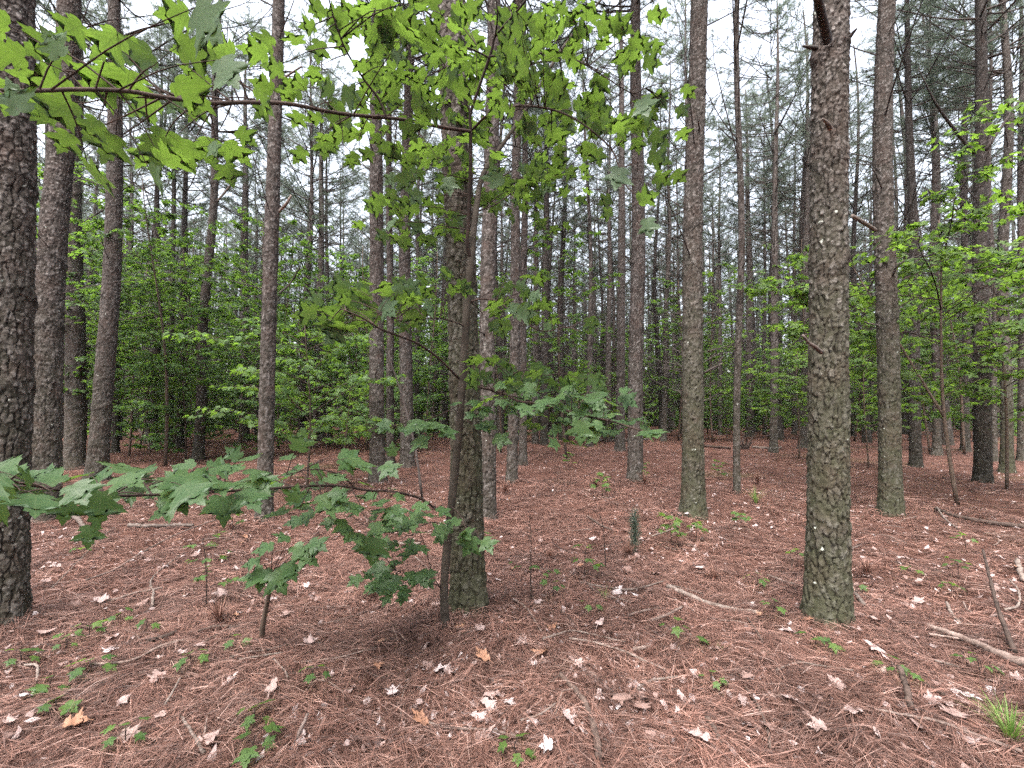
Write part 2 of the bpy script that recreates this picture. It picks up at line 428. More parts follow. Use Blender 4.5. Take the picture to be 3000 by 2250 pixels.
def add_dead_branch(mb, o, az, L, rise, rs, r=0.014, m=0, sub=True, n=4):
    d = np.array([math.cos(az), math.sin(az), 0.0])
    k = 6; t = np.linspace(0, 1, k)
    side = np.array([-d[1], d[0], 0]) * rs.uniform(-0.25, 0.25)
    curve = rs.uniform(-0.12, 0.30)
    pts = o + d * (t * L)[:, None] + np.array([0, 0, 1]) * (L * (rise * t + curve * t * t))[:, None] + side * (L * t * t)[:, None] + rs.randn(k, 3) * 0.012 * L * t[:, None]
    mb.tube(pts, r * (1 - 0.8 * t) + 0.002, n, m, cap=False)
    if sub:
        for s in range(rs.randint(3, 9)):
            ti = rs.uniform(0.22, 0.97); i = min(int(ti * (k - 1)), k - 2); p = pts[i] + (pts[i + 1] - pts[i]) * (ti * (k - 1) - i)
            a2 = az + rs.choice([-1, 1]) * rs.uniform(0.4, 1.1); l2 = L * rs.uniform(0.15, 0.42) * (1.15 - ti * 0.6)
            e = p + np.array([math.cos(a2), math.sin(a2), rs.uniform(0.0, 0.9)]) * l2
            mid = (p + e) / 2 + rs.randn(3) * 0.05 * l2
            mb.tube([p, mid, e], [r * 0.42, r * 0.3, 0.0016], 3, m, cap=False)
            if rs.rand() < 0.45:
                e2 = mid + np.array([math.cos(a2 + 0.8), math.sin(a2 + 0.8), rs.uniform(0, 0.8)]) * l2 * 0.5
                mb.tube([mid, e2], [r * 0.28, 0.0014], 3, m, cap=False)
    return pts

def crown_mesh(name, seed, length=8.0, spread=2.0, dead=0, dead_len=5.0, step=0.5, nn=13):
    """crown in its own frame: z=0 at the lowest live limb; bare dead limbs hang below it"""
    rs = RS(seed); mb = MB(); pos = []; fwd = []
    z = 0.0
    while z < length:
        t = z / length
        for k in range(rs.randint(3, 6)):
            az = rs.rand() * 2 * PI
            L = spread * (1.0 - 0.75 * t) * rs.uniform(0.55, 1.15) * (0.75 + 0.5 * min(1, t * 4))
            rise = 0.25 + 0.55 * t + rs.uniform(-0.15, 0.25)
            o = np.array([0, 0, z + rs.uniform(-0.1, 0.1)])
            d = np.array([math.cos(az), math.sin(az), 0.0])
            tt = np.linspace(0, 1, 6)
            pts = o + d * (tt * L)[:, None] + np.array([0, 0, 1]) * (L * (rise * tt * 0.6 + 0.35 * tt * tt))[:, None] + rs.randn(6, 3) * 0.03 * tt[:, None]
            mb.tube(pts, 0.024 * (1 - 0.8 * tt) * (1 - 0.5 * t) + 0.003, 4, 0, cap=False)
            for s in range(int(6 + L * 4)):
                ti = rs.uniform(0.30, 1.0); i = min(int(ti * 5), 4); p = pts[i] + (pts[i + 1] - pts[i]) * (ti * 5 - i)
                a2 = az + rs.choice([-1, 1]) * rs.uniform(0.2, 1.2); l2 = rs.uniform(0.15, 0.55) * (1.2 - 0.5 * ti)
                dd = np.array([math.cos(a2), math.sin(a2), rs.uniform(0.1, 1.0)]); e = p + dd * l2
                mb.tube([p, e], [0.007, 0.004], 3, 0, cap=False)
                pos.append(e); fwd.append(dd)
                if rs.rand() < 0.6:
                    pos.append(p + dd * l2 * 0.55); fwd.append(dd + rs.randn(3) * 0.4)
            pos.append(pts[-1]); fwd.append(pts[-1] - pts[-2])
        z += step * rs.uniform(0.7, 1.3)
    pos = np.array(pos); fwd = np.array(fwd)
    tufts(mb, pos, fwd, rs.uniform(0.17, 0.25, len(pos)), rs, nn, 0.012)
    for k in range(dead):
        zz = -dead_len * rs.rand() ** 0.8
        add_dead_branch(mb, np.array([0, 0, zz]), rs.rand() * 2 * PI, rs.uniform(0.7, 2.3), rs.uniform(0.0, 0.75), rs, 0.016)
    return mb.mesh(name, [M['limb'], M['needle']])

CROWNS = [crown_mesh('pine_crown', 100 + k, 7.5 + 0.4 * k, 2.2 + 0.12 * k) for k in range(5)]
CROWNS_FAR = [crown_mesh('far_pine_crown', 200 + k, 8.0, 2.4 + 0.12 * k, 74, 7.8, 0.66, 9) for k in range(4)]

DEAD = []
for k in range(10):
    mb = MB(); rs = RS(300 + k)
    add_dead_branch(mb, np.zeros(3), 0.0, rs.uniform(1.0, 2.6), [0.15, 0.35, 0.6, 0.9, 0.5][k % 5], rs, 0.017)
    DEAD.append(mb.mesh('dead_branch', M['limb']))
STUBS = []
for k in range(4):
    mb = MB(); rs = RS(340 + k); L = 0.10 + 0.07 * k
    t = np.linspace(0, 1, 5)
    pts = np.stack([t * L, 0.02 * np.sin(t * 5 + k), L * (0.25 + 0.15 * k) * t], -1)
    mb.tube(pts, 0.013 * (1 - 0.4 * t), 6, 0)
    STUBS.append(mb.mesh('branch_stub', M['limb']))

# ------------------------------------------------------------------ pines read off the photo
# base x, base y, x at mid height (photo row 750), x at the top edge, width at base, width at eye level, bark, label
PINES = [
 (-5, 1862, 15, 30, 185, 160, 'bark', 'thick grey pine trunk cut by the edge of the view, lichen flecks on plated bark'),
 (130, 1530, 160, 191, 108, 86, 'bark', 'thick scaly pine beside the trunk at the edge, crossed by the low maple branch'),
 (218, 1372, 220, 216, 66, 58, 'bark', 'shaded pine half hidden between two thicker grey trunks'),
 (282, 1412, 327, 336, 78, 56, 'bark', 'pine trunk with a curved leaning base at the brink of the dark green bank'),
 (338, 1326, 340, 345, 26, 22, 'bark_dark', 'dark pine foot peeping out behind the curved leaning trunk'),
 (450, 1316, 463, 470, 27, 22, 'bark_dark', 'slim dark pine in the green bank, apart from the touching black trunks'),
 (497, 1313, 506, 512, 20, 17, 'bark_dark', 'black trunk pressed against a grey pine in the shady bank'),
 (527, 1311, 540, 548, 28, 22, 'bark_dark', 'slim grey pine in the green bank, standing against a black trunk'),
 (580, 1346, 612, 646, 38, 29, 'bark', 'slender pine leaning along its whole length before the green bank'),
 (716, 1292, 717, 722, 33, 28, 'bark_pink', 'straight brown pine beside the taller tapering one, leaves across its foot'),
 (774, 1531, 795, 815, 52, 42, 'bark_pink', 'tall pine rising behind the low maple branch and tapering strongly upward'),
 (942, 1291, 940, 946, 26, 22, 'bark_pink', 'slim pine with a reddish peeled foot behind the pale green maple'),
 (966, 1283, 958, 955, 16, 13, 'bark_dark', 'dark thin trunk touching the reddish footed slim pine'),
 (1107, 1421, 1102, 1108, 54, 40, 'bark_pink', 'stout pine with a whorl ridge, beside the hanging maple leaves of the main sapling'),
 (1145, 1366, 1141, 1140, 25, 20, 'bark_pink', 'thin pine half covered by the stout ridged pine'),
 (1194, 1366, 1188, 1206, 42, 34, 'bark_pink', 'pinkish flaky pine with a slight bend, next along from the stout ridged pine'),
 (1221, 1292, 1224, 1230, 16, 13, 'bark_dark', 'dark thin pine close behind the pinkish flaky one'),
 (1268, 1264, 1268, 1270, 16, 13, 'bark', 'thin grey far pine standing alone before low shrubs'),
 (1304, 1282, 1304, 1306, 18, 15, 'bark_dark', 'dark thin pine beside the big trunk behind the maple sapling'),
 (1372, 1806, 1350, 1332, 104, 82, 'bark_green', 'big deeply furrowed pine directly behind the maple sapling stem'),
 (1430, 1531, 1432, 1445, 48, 42, 'bark_pink', 'pine with white lichen spots standing just behind the big furrowed trunk'),
 (1471, 1275, 1470, 1470, 16, 14, 'bark', 'thin far pine between the lichen spotted pine and a short footed one'),
 (1499, 1422, 1511, 1518, 35, 27, 'bark_pink', 'middling pine in full view to its base, first past the lichen spotted one'),
 (1531, 1363, 1535, 1537, 27, 20, 'bark_pink', 'slim pine with pale flakes just behind the middling pine'),
 (1568, 1300, 1570, 1570, 20, 17, 'bark_pink', 'hazy slim pine behind the arching maple branch'),
 (1594, 1305, 1599, 1602, 25, 20, 'bark_dark', 'dark slim pine rising out of the low maple branch leaves'),
 (1781, 1293, 1785, 1786, 20, 16, 'bark_pink', 'slim pine with a thin stem close to two stouter trunks'),
 (1816, 1323, 1821, 1818, 32, 24, 'bark_pink', 'scaly pine tucked close behind a stouter straight one'),
 (1861, 1413, 1866, 1864, 46, 40, 'bark_pink', 'straight stout pine with a green seedling at its foot'),
 (1944, 1293, 1957, 1961, 20, 15, 'bark', 'thin straight pine seen in the gap past the stout pine with a seedling'),
 (1973, 1255, 1974, 1978, 12, 10, 'bark', 'very thin pine just behind a thin straight one in the gap'),
 (2030, 1520, 2034, 2045, 78, 56, 'bark_green', 'stout pine with a flared green base and pinkish upper trunk'),
 (2159, 1456, 2162, 2168, 21, 19, 'bark', 'pole thin pine with a rust red foot'),
 (2197, 1280, 2194, 2176, 28, 22, 'bark', 'pine with upturned bare limbs, just behind the pole with the rust red foot'),
 (2266, 1325, 2270, 2279, 27, 21, 'bark', 'slim straight pine with ringed trunk before the sunlit shrubs'),
 (2327, 1272, 2328, 2330, 16, 13, 'bark', 'thin pale pine rising behind the bright sapling by the mossy trunk'),
 (2352, 1312, 2362, 2368, 29, 22, 'bark', 'pine partly hidden by the broad mossy trunk'),
 (2424, 1846, 2433, 2440, 142, 113, 'bark_green', 'broad mossy pine with broken branch stubs and white lichen flecks'),
 (2610, 1514, 2594, 2603, 78, 62, 'bark_green', 'thick grey green pine standing behind the broad mossy one'),
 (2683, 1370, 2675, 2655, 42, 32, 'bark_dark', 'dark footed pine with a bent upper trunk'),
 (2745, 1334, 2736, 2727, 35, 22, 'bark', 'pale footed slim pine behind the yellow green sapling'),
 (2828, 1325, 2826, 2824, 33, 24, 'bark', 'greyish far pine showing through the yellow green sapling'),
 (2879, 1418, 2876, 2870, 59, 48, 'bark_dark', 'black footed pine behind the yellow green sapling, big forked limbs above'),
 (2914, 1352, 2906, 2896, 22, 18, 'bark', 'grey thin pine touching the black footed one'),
 (2949, 1384, 2946, 2944, 49, 35, 'bark_green', 'stout green tinged pine past the black footed one'),
 (2996, 1350, 2994, 2990, 37, 28, 'bark', 'pine trunk cut by the edge of the view beyond the leafy sapling'),
 (750, 1262, 750, 752, 11, 10, 'bark_dark', 'thin far pine beside the tall tapering one, lower foot in leaves'),
 (786, 1268, 783, 780, 13, 12, 'bark', 'thin far pine hidden behind the tall tapering one'),
 (1000, 1262, 998, 996, 12, 10, 'bark_dark', 'thin dark far pine in the gap beside the stout ridged pine'),
 (1680, 1268, 1683, 1686, 14, 12, 'bark', 'thin far pine seen through the arching maple leaves'),
 (1740, 1262, 1742, 1744, 14, 12, 'bark', 'thin far pine near the slim one behind the maple branch tip'),
 (2090, 1262, 2089, 2087, 13, 11, 'bark', 'thin far pine beyond the flared green base'),
 (2110, 1275, 2108, 2106, 14, 12, 'bark', 'thin far pine paired closely with another beyond the flared base'),
 (2240, 1272, 2240, 2238, 13, 11, 'bark', 'thin far pine in low shrubs between two slim ones'),
 (2552, 1272, 2551, 2550, 13, 11, 'bark_dark', 'thin dark far pine between the broad mossy trunk and the thick grey green one'),
]

def make_pine(spec, idx):
    bx, by, xm, xt, wb, wm, mat, label = spec
    base = G(bx, by); d = base[1] * math.cos(PITCH) + (base[2] - CAM[2]) * math.sin(PITCH)
    cs = F / math.hypot(F, bx - 1500)
    r0 = wb * cs * d / F / 2 * 1.10; rm = wm * cs * d / F / 2 * 1.13
    def at_depth(px, py):
        v = ray(px, py); t = base[1] / v[1]; return CAM + v * t
    Pm = at_depth(xm, 750); Pt = at_depth(xt, 0)
    zm = Pm[2] - base[2]; zt = Pt[2] - base[2]
    dist = math.hypot(base[0], base[1])
    H = 16.5 + 2.5 * hash01(np.array([idx]), np.array([3]), 5)[0]
    co = np.polyfit([0, zm, zt], [0, Pm[0] - base[0], Pt[0] - base[0]], 2)
    sl = float(np.clip(2 * co[0] * zt + co[1], -0.08, 0.08)); ot = float(np.polyval(co, zt))
    wob = 0.03 + 0.02 * (idx % 3); ph = idx * 1.7
    def axis(Z):
        Z = np.asarray(Z, float)
        ox = np.where(Z <= zt, np.polyval(co, Z), ot + sl * (Z - zt)) + wob * 0.35 * np.sin(Z * 0.9 + ph) * np.clip(Z / 4, 0, 1)
        oy = wob * np.sin(Z * 0.7 + ph * 2) * np.clip(Z / 4, 0, 1)
        return ox, oy
    def rad(Z):
        Z = np.asarray(Z, float)
        body = rm * (1 - 0.86 * np.clip((Z - 1.3) / (H - 1.3), -0.2, 1) ** 1.15 * np.sign(np.clip(Z - 1.3, 0, 1) + 1e-9)) if False else rm * (1 - 0.86 * np.clip((Z - 1.3) / (H - 1.3), 0, 1) ** 1.55)
        flare = (r0 - rm) * np.exp(-np.clip(Z, 0, 9) / 0.42) + 0.16 * r0 * np.exp(-np.clip(Z, 0, 9) / 0.12)
        return body + flare
    w_px = wm / 2.93
    nseg = int(np.clip(w_px * 3.3, 12, 220))
    rowh = float(np.clip(d / 463.0 * 1.05, 0.0055, 0.05))
    zvis = min(H, zt * 1.05 + 0.3)
    zs = np.concatenate([np.arange(-0.12, zvis, rowh), np.arange(zvis, H, 0.35), [H]])
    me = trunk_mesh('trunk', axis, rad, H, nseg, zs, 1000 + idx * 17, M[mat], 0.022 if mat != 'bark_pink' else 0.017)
    root = thing('pine_tree', label, 'pine tree', base, 0, 'pines of the plantation')
    link('trunk', me, root)
    rs = RS(500 + idx)
    cb = rs.uniform(9.2, 11.0)
    ax = axis(np.array([cb]))
    link('crown', CROWNS[idx % 5], root, (float(ax[0][0]), float(ax[1][0]), cb), rs.rand() * 6.28, (H - cb) / 8.3)
    lo = 3.0 if d > 5 else 4.0
    nd = 26 if d > 5 else 6
    if wm < 14: nd = 9
    for k in range(nd):
        z = lo + (cb - lo) * ((k + rs.rand()) / nd) ** 0.85
        ax = axis(np.array([z])); az = rs.rand() * 6.28; r = float(rad(np.array([z]))[0]) * 0.8
        s = rs.uniform(0.45, 1.0) * (0.55 + 0.45 * (z - lo) / (cb - lo))
        link('dead_branch', DEAD[rs.randint(10)], root, (float(ax[0][0]) + r * math.cos(az), float(ax[1][0]) + r * math.sin(az), z), az, s)
    if 4 < d < 14:
        for k in range(4 if d < 5 else 3):
            z = rs.uniform(1.2, zvis * 0.9); ax = axis(np.array([z])); az = rs.rand() * 6.28; r = float(rad(np.array([z]))[0]) * 0.9
            link('branch_stub', STUBS[rs.randint(4)], root, (float(ax[0][0]) + r * math.cos(az), float(ax[1][0]) + r * math.sin(az), z), az)
    return root, axis, rad, d

pines = []
MOUNDS = []
for i, sp in enumerate(PINES):
    pines.append(make_pine(sp, i))
MOUNDS += [(p[0].location.x, p[0].location.y) for p in pines if p[3] < 10]

def limb_on(pine, pix, radii, name, mat):
    """a limb drawn through photo pixels, each given a depth offset from its trunk"""
    root, axis, rad, d = pine
    pts = [P(px, py, d + dd) for px, py, dd in pix]
    mb = MB(); mb.tube(smooth_line(pts, 12) - np.array(root.location), np.interp(np.linspace(0, 1, 12), np.linspace(0, 1, len(radii)), radii), 8)
    link(name, mb.mesh(name, mat), root)

BIG = next(p for p, s in zip(pines, PINES) if s[0] == 2424)
limb_on(BIG, [(2424, 118, -0.05), (2418, 92, -0.20), (2408, 50, -0.30), (2398, 5, -0.42), (2380, -60, -0.5)], [0.030, 0.027, 0.025, 0.022, 0.018], 'dead_branch', M['limb'])
limb_on(BIG, [(2392, 142, 0), (2370, 138, -0.02), (2352, 135, -0.05)], [0.016, 0.012, 0.006], 'branch_stub', M['limb'])
limb_on(BIG, [(2490, 108, 0), (2500, 95, -0.02), (2510, 84, -0.05)], [0.013, 0.010, 0.006], 'branch_stub', M['limb'])
limb_on(BIG, [(2432, 376, -0.10), (2424, 362, -0.16), (2410, 348, -0.20)], [0.017, 0.013, 0.006], 'branch_stub', M['limb_pale'])
limb_on(BIG, [(2406, 1032, -0.08), (2385, 1014, -0.16), (2368, 1003, -0.19), (2352, 982, -0.22)], [0.014, 0.011, 0.009, 0.007], 'branch_stub', M['limb_pale'])
TG = next(p for p, s in zip(pines, PINES) if s[0] == 2610)
limb_on(TG, [(2566, 675, -0.05), (2530, 652, -0.2), (2496, 632, -0.3)], [0.022, 0.024, 0.022], 'dead_branch', M['limb_pale'])
BF = next(p for p, s in zip(pines, PINES) if s[0] == 2879)
limb_on(BF, [(2855, 450, 0), (2800, 385, -0.1), (2740, 300, -0.3), (2690, 200, -0.4)], [0.035, 0.03, 0.02, 0.008], 'dead_branch', M['limb'])
limb_on(BF, [(2888, 440, 0), (2935, 370, -0.1), (2985, 295, -0.2), (3040, 190, -0.3)], [0.032, 0.025, 0.018, 0.008], 'dead_branch', M['limb'])
limb_on(BF, [(2852, 660, 0), (2800, 615, 0), (2735, 570, -0.1), (2700, 545, -0.1)], [0.03, 0.025, 0.015, 0.006], 'dead_branch', M['limb'])
CU = next(p for p, s in zip(pines, PINES) if s[0] == 282)
limb_on(CU, [(352, 110, 0), (410, 88, -0.2), (480, 70, -0.3), (552, 52, -0.4)], [0.024, 0.02, 0.014, 0.006], 'dead_branch', M['limb'])
limb_on(CU, [(302, 615, 0), (270, 635, -0.1), (235, 655, -0.2)], [0.02, 0.014, 0.006], 'dead_branch', M['limb'])
LN = next(p for p, s in zip(pines, PINES) if s[0] == 580)
limb_on(LN, [(636, 590, 0), (670, 550, 0), (705, 505, -0.1)], [0.03, 0.028, 0.022], 'dead_branch', M['limb_pale'])
TT = next(p for p, s in zip(pines, PINES) if s[0] == 774)
limb_on(TT, [(818, 620, 0), (838, 598, -0.1), (854, 572, -0.12)], [0.018, 0.018, 0.013], 'branch_stub', M['limb_pale'])
limb_on(TT, [(818, 860, 0), (850, 830, 0), (880, 780, -0.1)], [0.014, 0.010, 0.006], 'dead_branch', M['limb'])
limb_on(TT, [(830, 230, 0), (860, 210, -0.1), (886, 194, -0.12)], [0.012, 0.012, 0.008], 'branch_stub', M['limb_pale'])

# ------------------------------------------------------------------ pines deeper in the stand
FAR_TRUNKS = []
for k in range(6):
    Hk = 17.0 + 0.4 * k; rk = 0.120 + 0.013 * k
    wk = RS(900 + k).uniform(-0.15, 0.15, 4)
    ax = lambda Z, wk=wk: (wk[0] * np.sin(Z * 0.35 + wk[1] * 9) * np.clip(Z / 5, 0, 1.5), wk[2] * np.sin(Z * 0.3 + wk[3] * 9) * np.clip(Z / 5, 0, 1.5))
    rd = lambda Z, rk=rk, Hk=Hk: rk * (1 - 0.85 * np.clip(Z / Hk, 0, 1)) + 0.3 * rk * np.exp(-np.clip(Z, 0, 9) / 0.4)
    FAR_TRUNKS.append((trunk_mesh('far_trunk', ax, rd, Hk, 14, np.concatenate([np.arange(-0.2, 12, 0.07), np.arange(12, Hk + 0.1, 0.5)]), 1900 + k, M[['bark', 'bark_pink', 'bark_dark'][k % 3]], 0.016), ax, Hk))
rs = RS(77)
taken = [(p[0].location.x, p[0].location.y) for p in pines]
heads = [math.atan2(p[0].location.x, p[0].location.y) for p in pines if p[3] < 12]
nfar = 0
for tries in range(6000):
    if nfar >= 240: break
    y = 17 + 33 * rs.rand() ** 0.8; x = rs.uniform(-1.15, 1.15) * y
    x = round(x / 2.6) * 2.6 + rs.uniform(-0.5, 0.5)
    if min((x - a) ** 2 + (y - b) ** 2 for a, b in taken) < 4.2: continue
    taken.append((x, y)); nfar += 1
    k = rs.randint(6); me, ax, Hk = FAR_TRUNKS[k]
    s = rs.uniform(0.88, 1.1)
    side = 'among green understory on the dark bank side' if x < -0.25 * y else ('under open bright canopy in the middle of the stand' if x < 0.35 * y else 'beyond the yellow green saplings')
    how = {0: 'grey', 1: 'pinkish', 2: 'dark'}[k % 3]
    band = 'thin' if y > 30 else 'slim'
    root = thing('pine_tree', f'{band} {how} far pine trunk {side}', 'pine tree', (x, y, float(ground(x, y))), 0, f'{band} {how} pines deep in the stand {side}', scale=s)
    link('trunk', me, root, rz=0)
    cb = rs.uniform(8.0, 10.2)
    o = ax(np.array([cb]))
    link('crown', CROWNS_FAR[rs.randint(4)], root, (float(o[0][0]), float(o[1][0]), cb), rs.rand() * 6.28, (Hk - cb) / 8.6)

# ------------------------------------------------------------------ leaves
HALF = np.array([(0, 0), (0.10, -0.05), (0.24, -0.03), (0.36, 0.05), (0.33, 0.10), (0.43, 0.18), (0.25, 0.225), (0.37, 0.34), (0.49, 0.40), (0.49, 0.47), (0.63, 0.61),
                 (0.47, 0.575), (0.44, 0.64), (0.34, 0.56), (0.16, 0.47), (0.235, 0.62), (0.185, 0.67), (0.215, 0.78), (0.115, 0.81), (0.095, 0.90), (0, 1.06)])
HALF_LO = np.array([(0, 0), (0.28, -0.03), (0.42, 0.17), (0.26, 0.23), (0.62, 0.60), (0.17, 0.48), (0.21, 0.76), (0, 1.05)])

def leaf_template(half, inner):
    n = len(half); my = np.linspace(0, 1, n) ** 1.0; my = np.clip(my * 1.03, 0, None)
    V = []; Q = []
    cols = [0.0, 0.5, 1.0] if inner else [0.0, 1.0]
    for sgn in (1, -1):
        b = len(V)
        for i in range(n):
            for c in cols:
                V.append((sgn * half[i, 0] * c, my[i] + (half[i, 1] - my[i]) * c))
        w = len(cols)
        for i in range(n - 1):
            for c in range(w - 1):
                a = b + i * w + c
                f = [a, a + 1, a + w + 1, a + w]
                Q.append(f if sgn > 0 else f[::-1])
    V = np.array(V)
    # weld the midrib so that one leaf is one island
    key = {}; idx = []; U = []
    for v in np.round(V, 5):
        k = tuple(v)
        if k not in key: key[k] = len(U); U.append(v)
        idx.append(key[k])
    Q = np.array(idx)[np.array(Q)]
    U = np.array(U)
    return U, Q
LEAF_HI = leaf_template(HALF, True)
LEAF_LO = leaf_template(HALF_LO, False)

def tri_clean(Q):
    q = [f for f in Q if len(set(f)) == 4]; t = []
    for f in Q:
        s = list(dict.fromkeys(f))
        if len(s) == 3: t.append(s)
    return np.array(q), (np.array(t) if t else None)

def add_leaves(mb, pos, tip, nrm, size, rs, tpl, m=0, droop=(0.05, 0.35), fold=(-0.05, 0.30)):
    U, Q = tpl; n = len(pos)
    pos = np.asarray(pos, float); tip = unit(tip); nrm = np.asarray(nrm, float)
    x = unit(np.cross(tip, nrm)); z = np.cross(x, tip)
    dr = rs.uniform(*droop, (n, 1)); fo = rs.uniform(*fold, (n, 1)); ph = rs.rand(n, 1) * 6; asym = rs.uniform(0.88, 1.12, (n, 1)); wd = rs.uniform(0.92, 1.18, (n, 1))
    ux = U[None, :, 0] * wd; ux = np.where(ux > 0, ux * asym, ux / asym); uy = U[None, :, 1] * np.ones((n, 1))
    uz = fo * np.abs(ux) - dr * (uy - 0.1) ** 2 - 0.25 * dr * ux * ux * 4 + 0.022 * np.sin(ux * 9 + uy * 7 + ph)
    s = np.asarray(size, float)[:, None, None]
    V = pos[:, None] + s * (x[:, None] * ux[..., None] + tip[:, None] * uy[..., None] + z[:, None] * uz[..., None])
    q, t = tri_clean(Q)
    k = len(U); off = (np.arange(n) * k)[:, None, None]
    mb.add(V.reshape(-1, 3), (q[None] + off).reshape(-1, 4), (t[None] + off).reshape(-1, 3) if t is not None else None, m,
           np.tile(np.abs(U) * [1, 1], (n, 1)) if k > 60 else None)

# ------------------------------------------------------------------ understory saplings (generic, shared meshes)
def sapling_meshes(seed, h, spread, leafmat, nb=22, dens=1.0, lsize=0.085, start=0.18, fork=False, tpl=None):
    rs = RS(seed); mt = MB(); mc = MB()
    k = 14; t = np.linspace(0, 1, k)
    lean = rs.uniform(-0.08, 0.08, 2)
    def trunk_pts(lean, h, ph):
        return np.stack([lean[0] * h * t + 0.05 * h * 0.3 * np.sin(t * 5 + ph), lean[1] * h * t + 0.05 * h * 0.3 * np.cos(t * 4 + ph), h * t], -1)
    stems = [trunk_pts(lean, h, rs.rand() * 6)]
    r0 = 0.006 + 0.0048 * h
    mt.tube(stems[0], r0 * (1 - 0.85 * t) + 0.003, 7)
    if fork:
        p0 = stems[0][4]; az = rs.rand() * 6.28
        f = np.stack([p0 + (stems[0][-1] - p0) * s * 0.95 + np.array([math.cos(az), math.sin(az), 0]) * h * 0.28 * s for s in np.linspace(0, 1, k)])
        f[0] = p0
        mt.tube(f, r0 * 0.7 * (1 - 0.85 * t) + 0.003, 6); stems.append(f)
    pos = []; tip = []; nrm = []
    for b in range(nb):
        st = stems[b % len(stems)]
        tb = start + (0.97 - start) * ((b + rs.rand()) / nb)
        i = min(int(tb * (k - 1)), k - 2); p = st[i] + (st[i + 1] - st[i]) * (tb * (k - 1) - i)
        az = b * 2.4 + rs.uniform(-0.4, 0.4)
        L = spread * (0.30 + 0.80 * math.sin(PI * min(1.0, 0.12 + 0.80 * (tb - start) / (1 - start)))) * rs.uniform(0.55, 1.15)
        d = np.array([math.cos(az), math.sin(az), 0.0]); tt = np.linspace(0, 1, 6)
        rise = rs.uniform(0.25, 0.95)
        pts = p + d * (tt * L)[:, None] + np.array([0, 0, 1]) * (L * (rise * tt - 0.30 * tt ** 2.2))[:, None] + rs.randn(6, 3) * 0.02 * L * tt[:, None]
        mc.tube(pts, (0.0045 + 0.0015 * L) * (1 - 0.75 * tt) + 0.0012, 4, 0, cap=False)
        ntw = int((4 + 4.5 * L) * dens)
        for s in range(ntw):
            ti = rs.uniform(0.18, 1.0); i = min(int(ti * 5), 4); q = pts[i] + (pts[i + 1] - pts[i]) * (ti * 5 - i)
            a2 = az + rs.choice([-1, 1]) * rs.uniform(0.3, 1.1); l2 = rs.uniform(0.12, 0.38) * (0.6 + 0.3 * L)
            dd = np.array([math.cos(a2), math.sin(a2), rs.uniform(-0.25, 0.3)]); e = q + dd * l2
            mc.tube([q, e], [0.0028, 0.0012], 3, 0, cap=False)
            for g in range(rs.randint(2, 4)):
                f = 1 - 0.34 * g; o = q + dd * l2 * f
                for sd in (-1, 1):
                    a3 = a2 + sd * rs.uniform(0.3, 1.3)
                    td = np.array([math.cos(a3), math.sin(a3), -rs.uniform(0.0, 0.75)])
                    pos.append(o + unit(td) * 0.03 + rs.randn(3) * 0.015); tip.append(td)
                    nrm.append(np.array([rs.randn() * 0.5, rs.randn() * 0.5, 1.0]))
    n = len(pos)
    add_leaves(mc, np.array(pos), np.array(tip), np.array(nrm), lsize * rs.uniform(0.65, 1.2, n), rs, tpl or LEAF_LO, 1)
    return mt.mesh('sapling_trunk', M['maple_bark']), mc.mesh('sapling_crown', [M['twig'], M[leafmat]])

SAP = {
 'tall_dark': [sapling_meshes(2000 + k, 8.2, 2.1, 'leaf_dark', 40, 0.9, 0.125, 0.24) for k in range(3)],
 'tall': [sapling_meshes(2010 + k, 7.5, 1.9, 'leaf_mid', 38, 0.9, 0.12, 0.24) for k in range(3)],
 'airy': [sapling_meshes(2020 + k, 7.5, 1.7, 'leaf_yel', 32, 0.8, 0.115, 0.2) for k in range(2)],
 'bush': [sapling_meshes(2030 + k, 3.2, 1.6, 'leaf_mid', 28, 1.2, 0.105, 0.08) for k in range(3)],
 'bush_dark': [sapling_meshes(2040 + k, 3.2, 1.7, 'leaf_dark', 30, 1.2, 0.11, 0.05) for k in range(2)],
}
def place_sap(kind, k, loc, s, label, group=None, rz=None):
    mt, mc = SAP[kind][k % len(SAP[kind])]
    root = thing('maple_sapling', label, 'sapling', loc, (k * 1.9 if rz is None else rz), group, scale=s)
    link('trunk', mt, root); link('crown', mc, root)
    return root

rs = RS(41)
n = 0
# dense dark bank on one side
bank = [(-17.5, 12.8), (-15.8, 11.2), (-20.0, 15.0), (-10.6, 12.0), (-12.8, 14.6), (-5.2, 15.2), (-3.0, 17.6), (-2.2, 20.5), (-14.5, 17.4), (-9.8, 19.0), (-9.0, 11.5), (-12.0, 12.5), (-14.5, 13.5), (-10.2, 14.2), (-7.6, 14.0), (-13.0, 16.0), (-16.5, 16.0), (-8.8, 16.8), (-6.0, 16.4), (-11.0, 18.2), (-15.0, 19.0),
        (-19.0, 18.0), (-7.0, 19.4), (-4.9, 18.6), (-9.6, 21.0), (-13.2, 22.0), (-18.0, 23.0), (-22.0, 21.0), (-6.2, 22.6), (-3.8, 21.6), (-11.2, 24.6), (-16.0, 26.0), (-21.0, 27.0), (-8.0, 26.0), (-4.6, 25.2)]
for (x, y) in bank:
    x += rs.uniform(-0.5, 0.5); y += rs.uniform(-0.5, 0.5)
    kind = 'tall_dark' if rs.rand() < 0.5 else 'tall'
    place_sap(kind, n, (x, y, float(ground(x, y))), rs.uniform(0.75, 1.12), 'leafy %s broadleaf sapling massed in the shady green bank' % ('deep green' if kind == 'tall_dark' else 'fresh green'),
              '%s saplings of the shady bank' % ('deep green' if kind == 'tall_dark' else 'fresh green')); n += 1
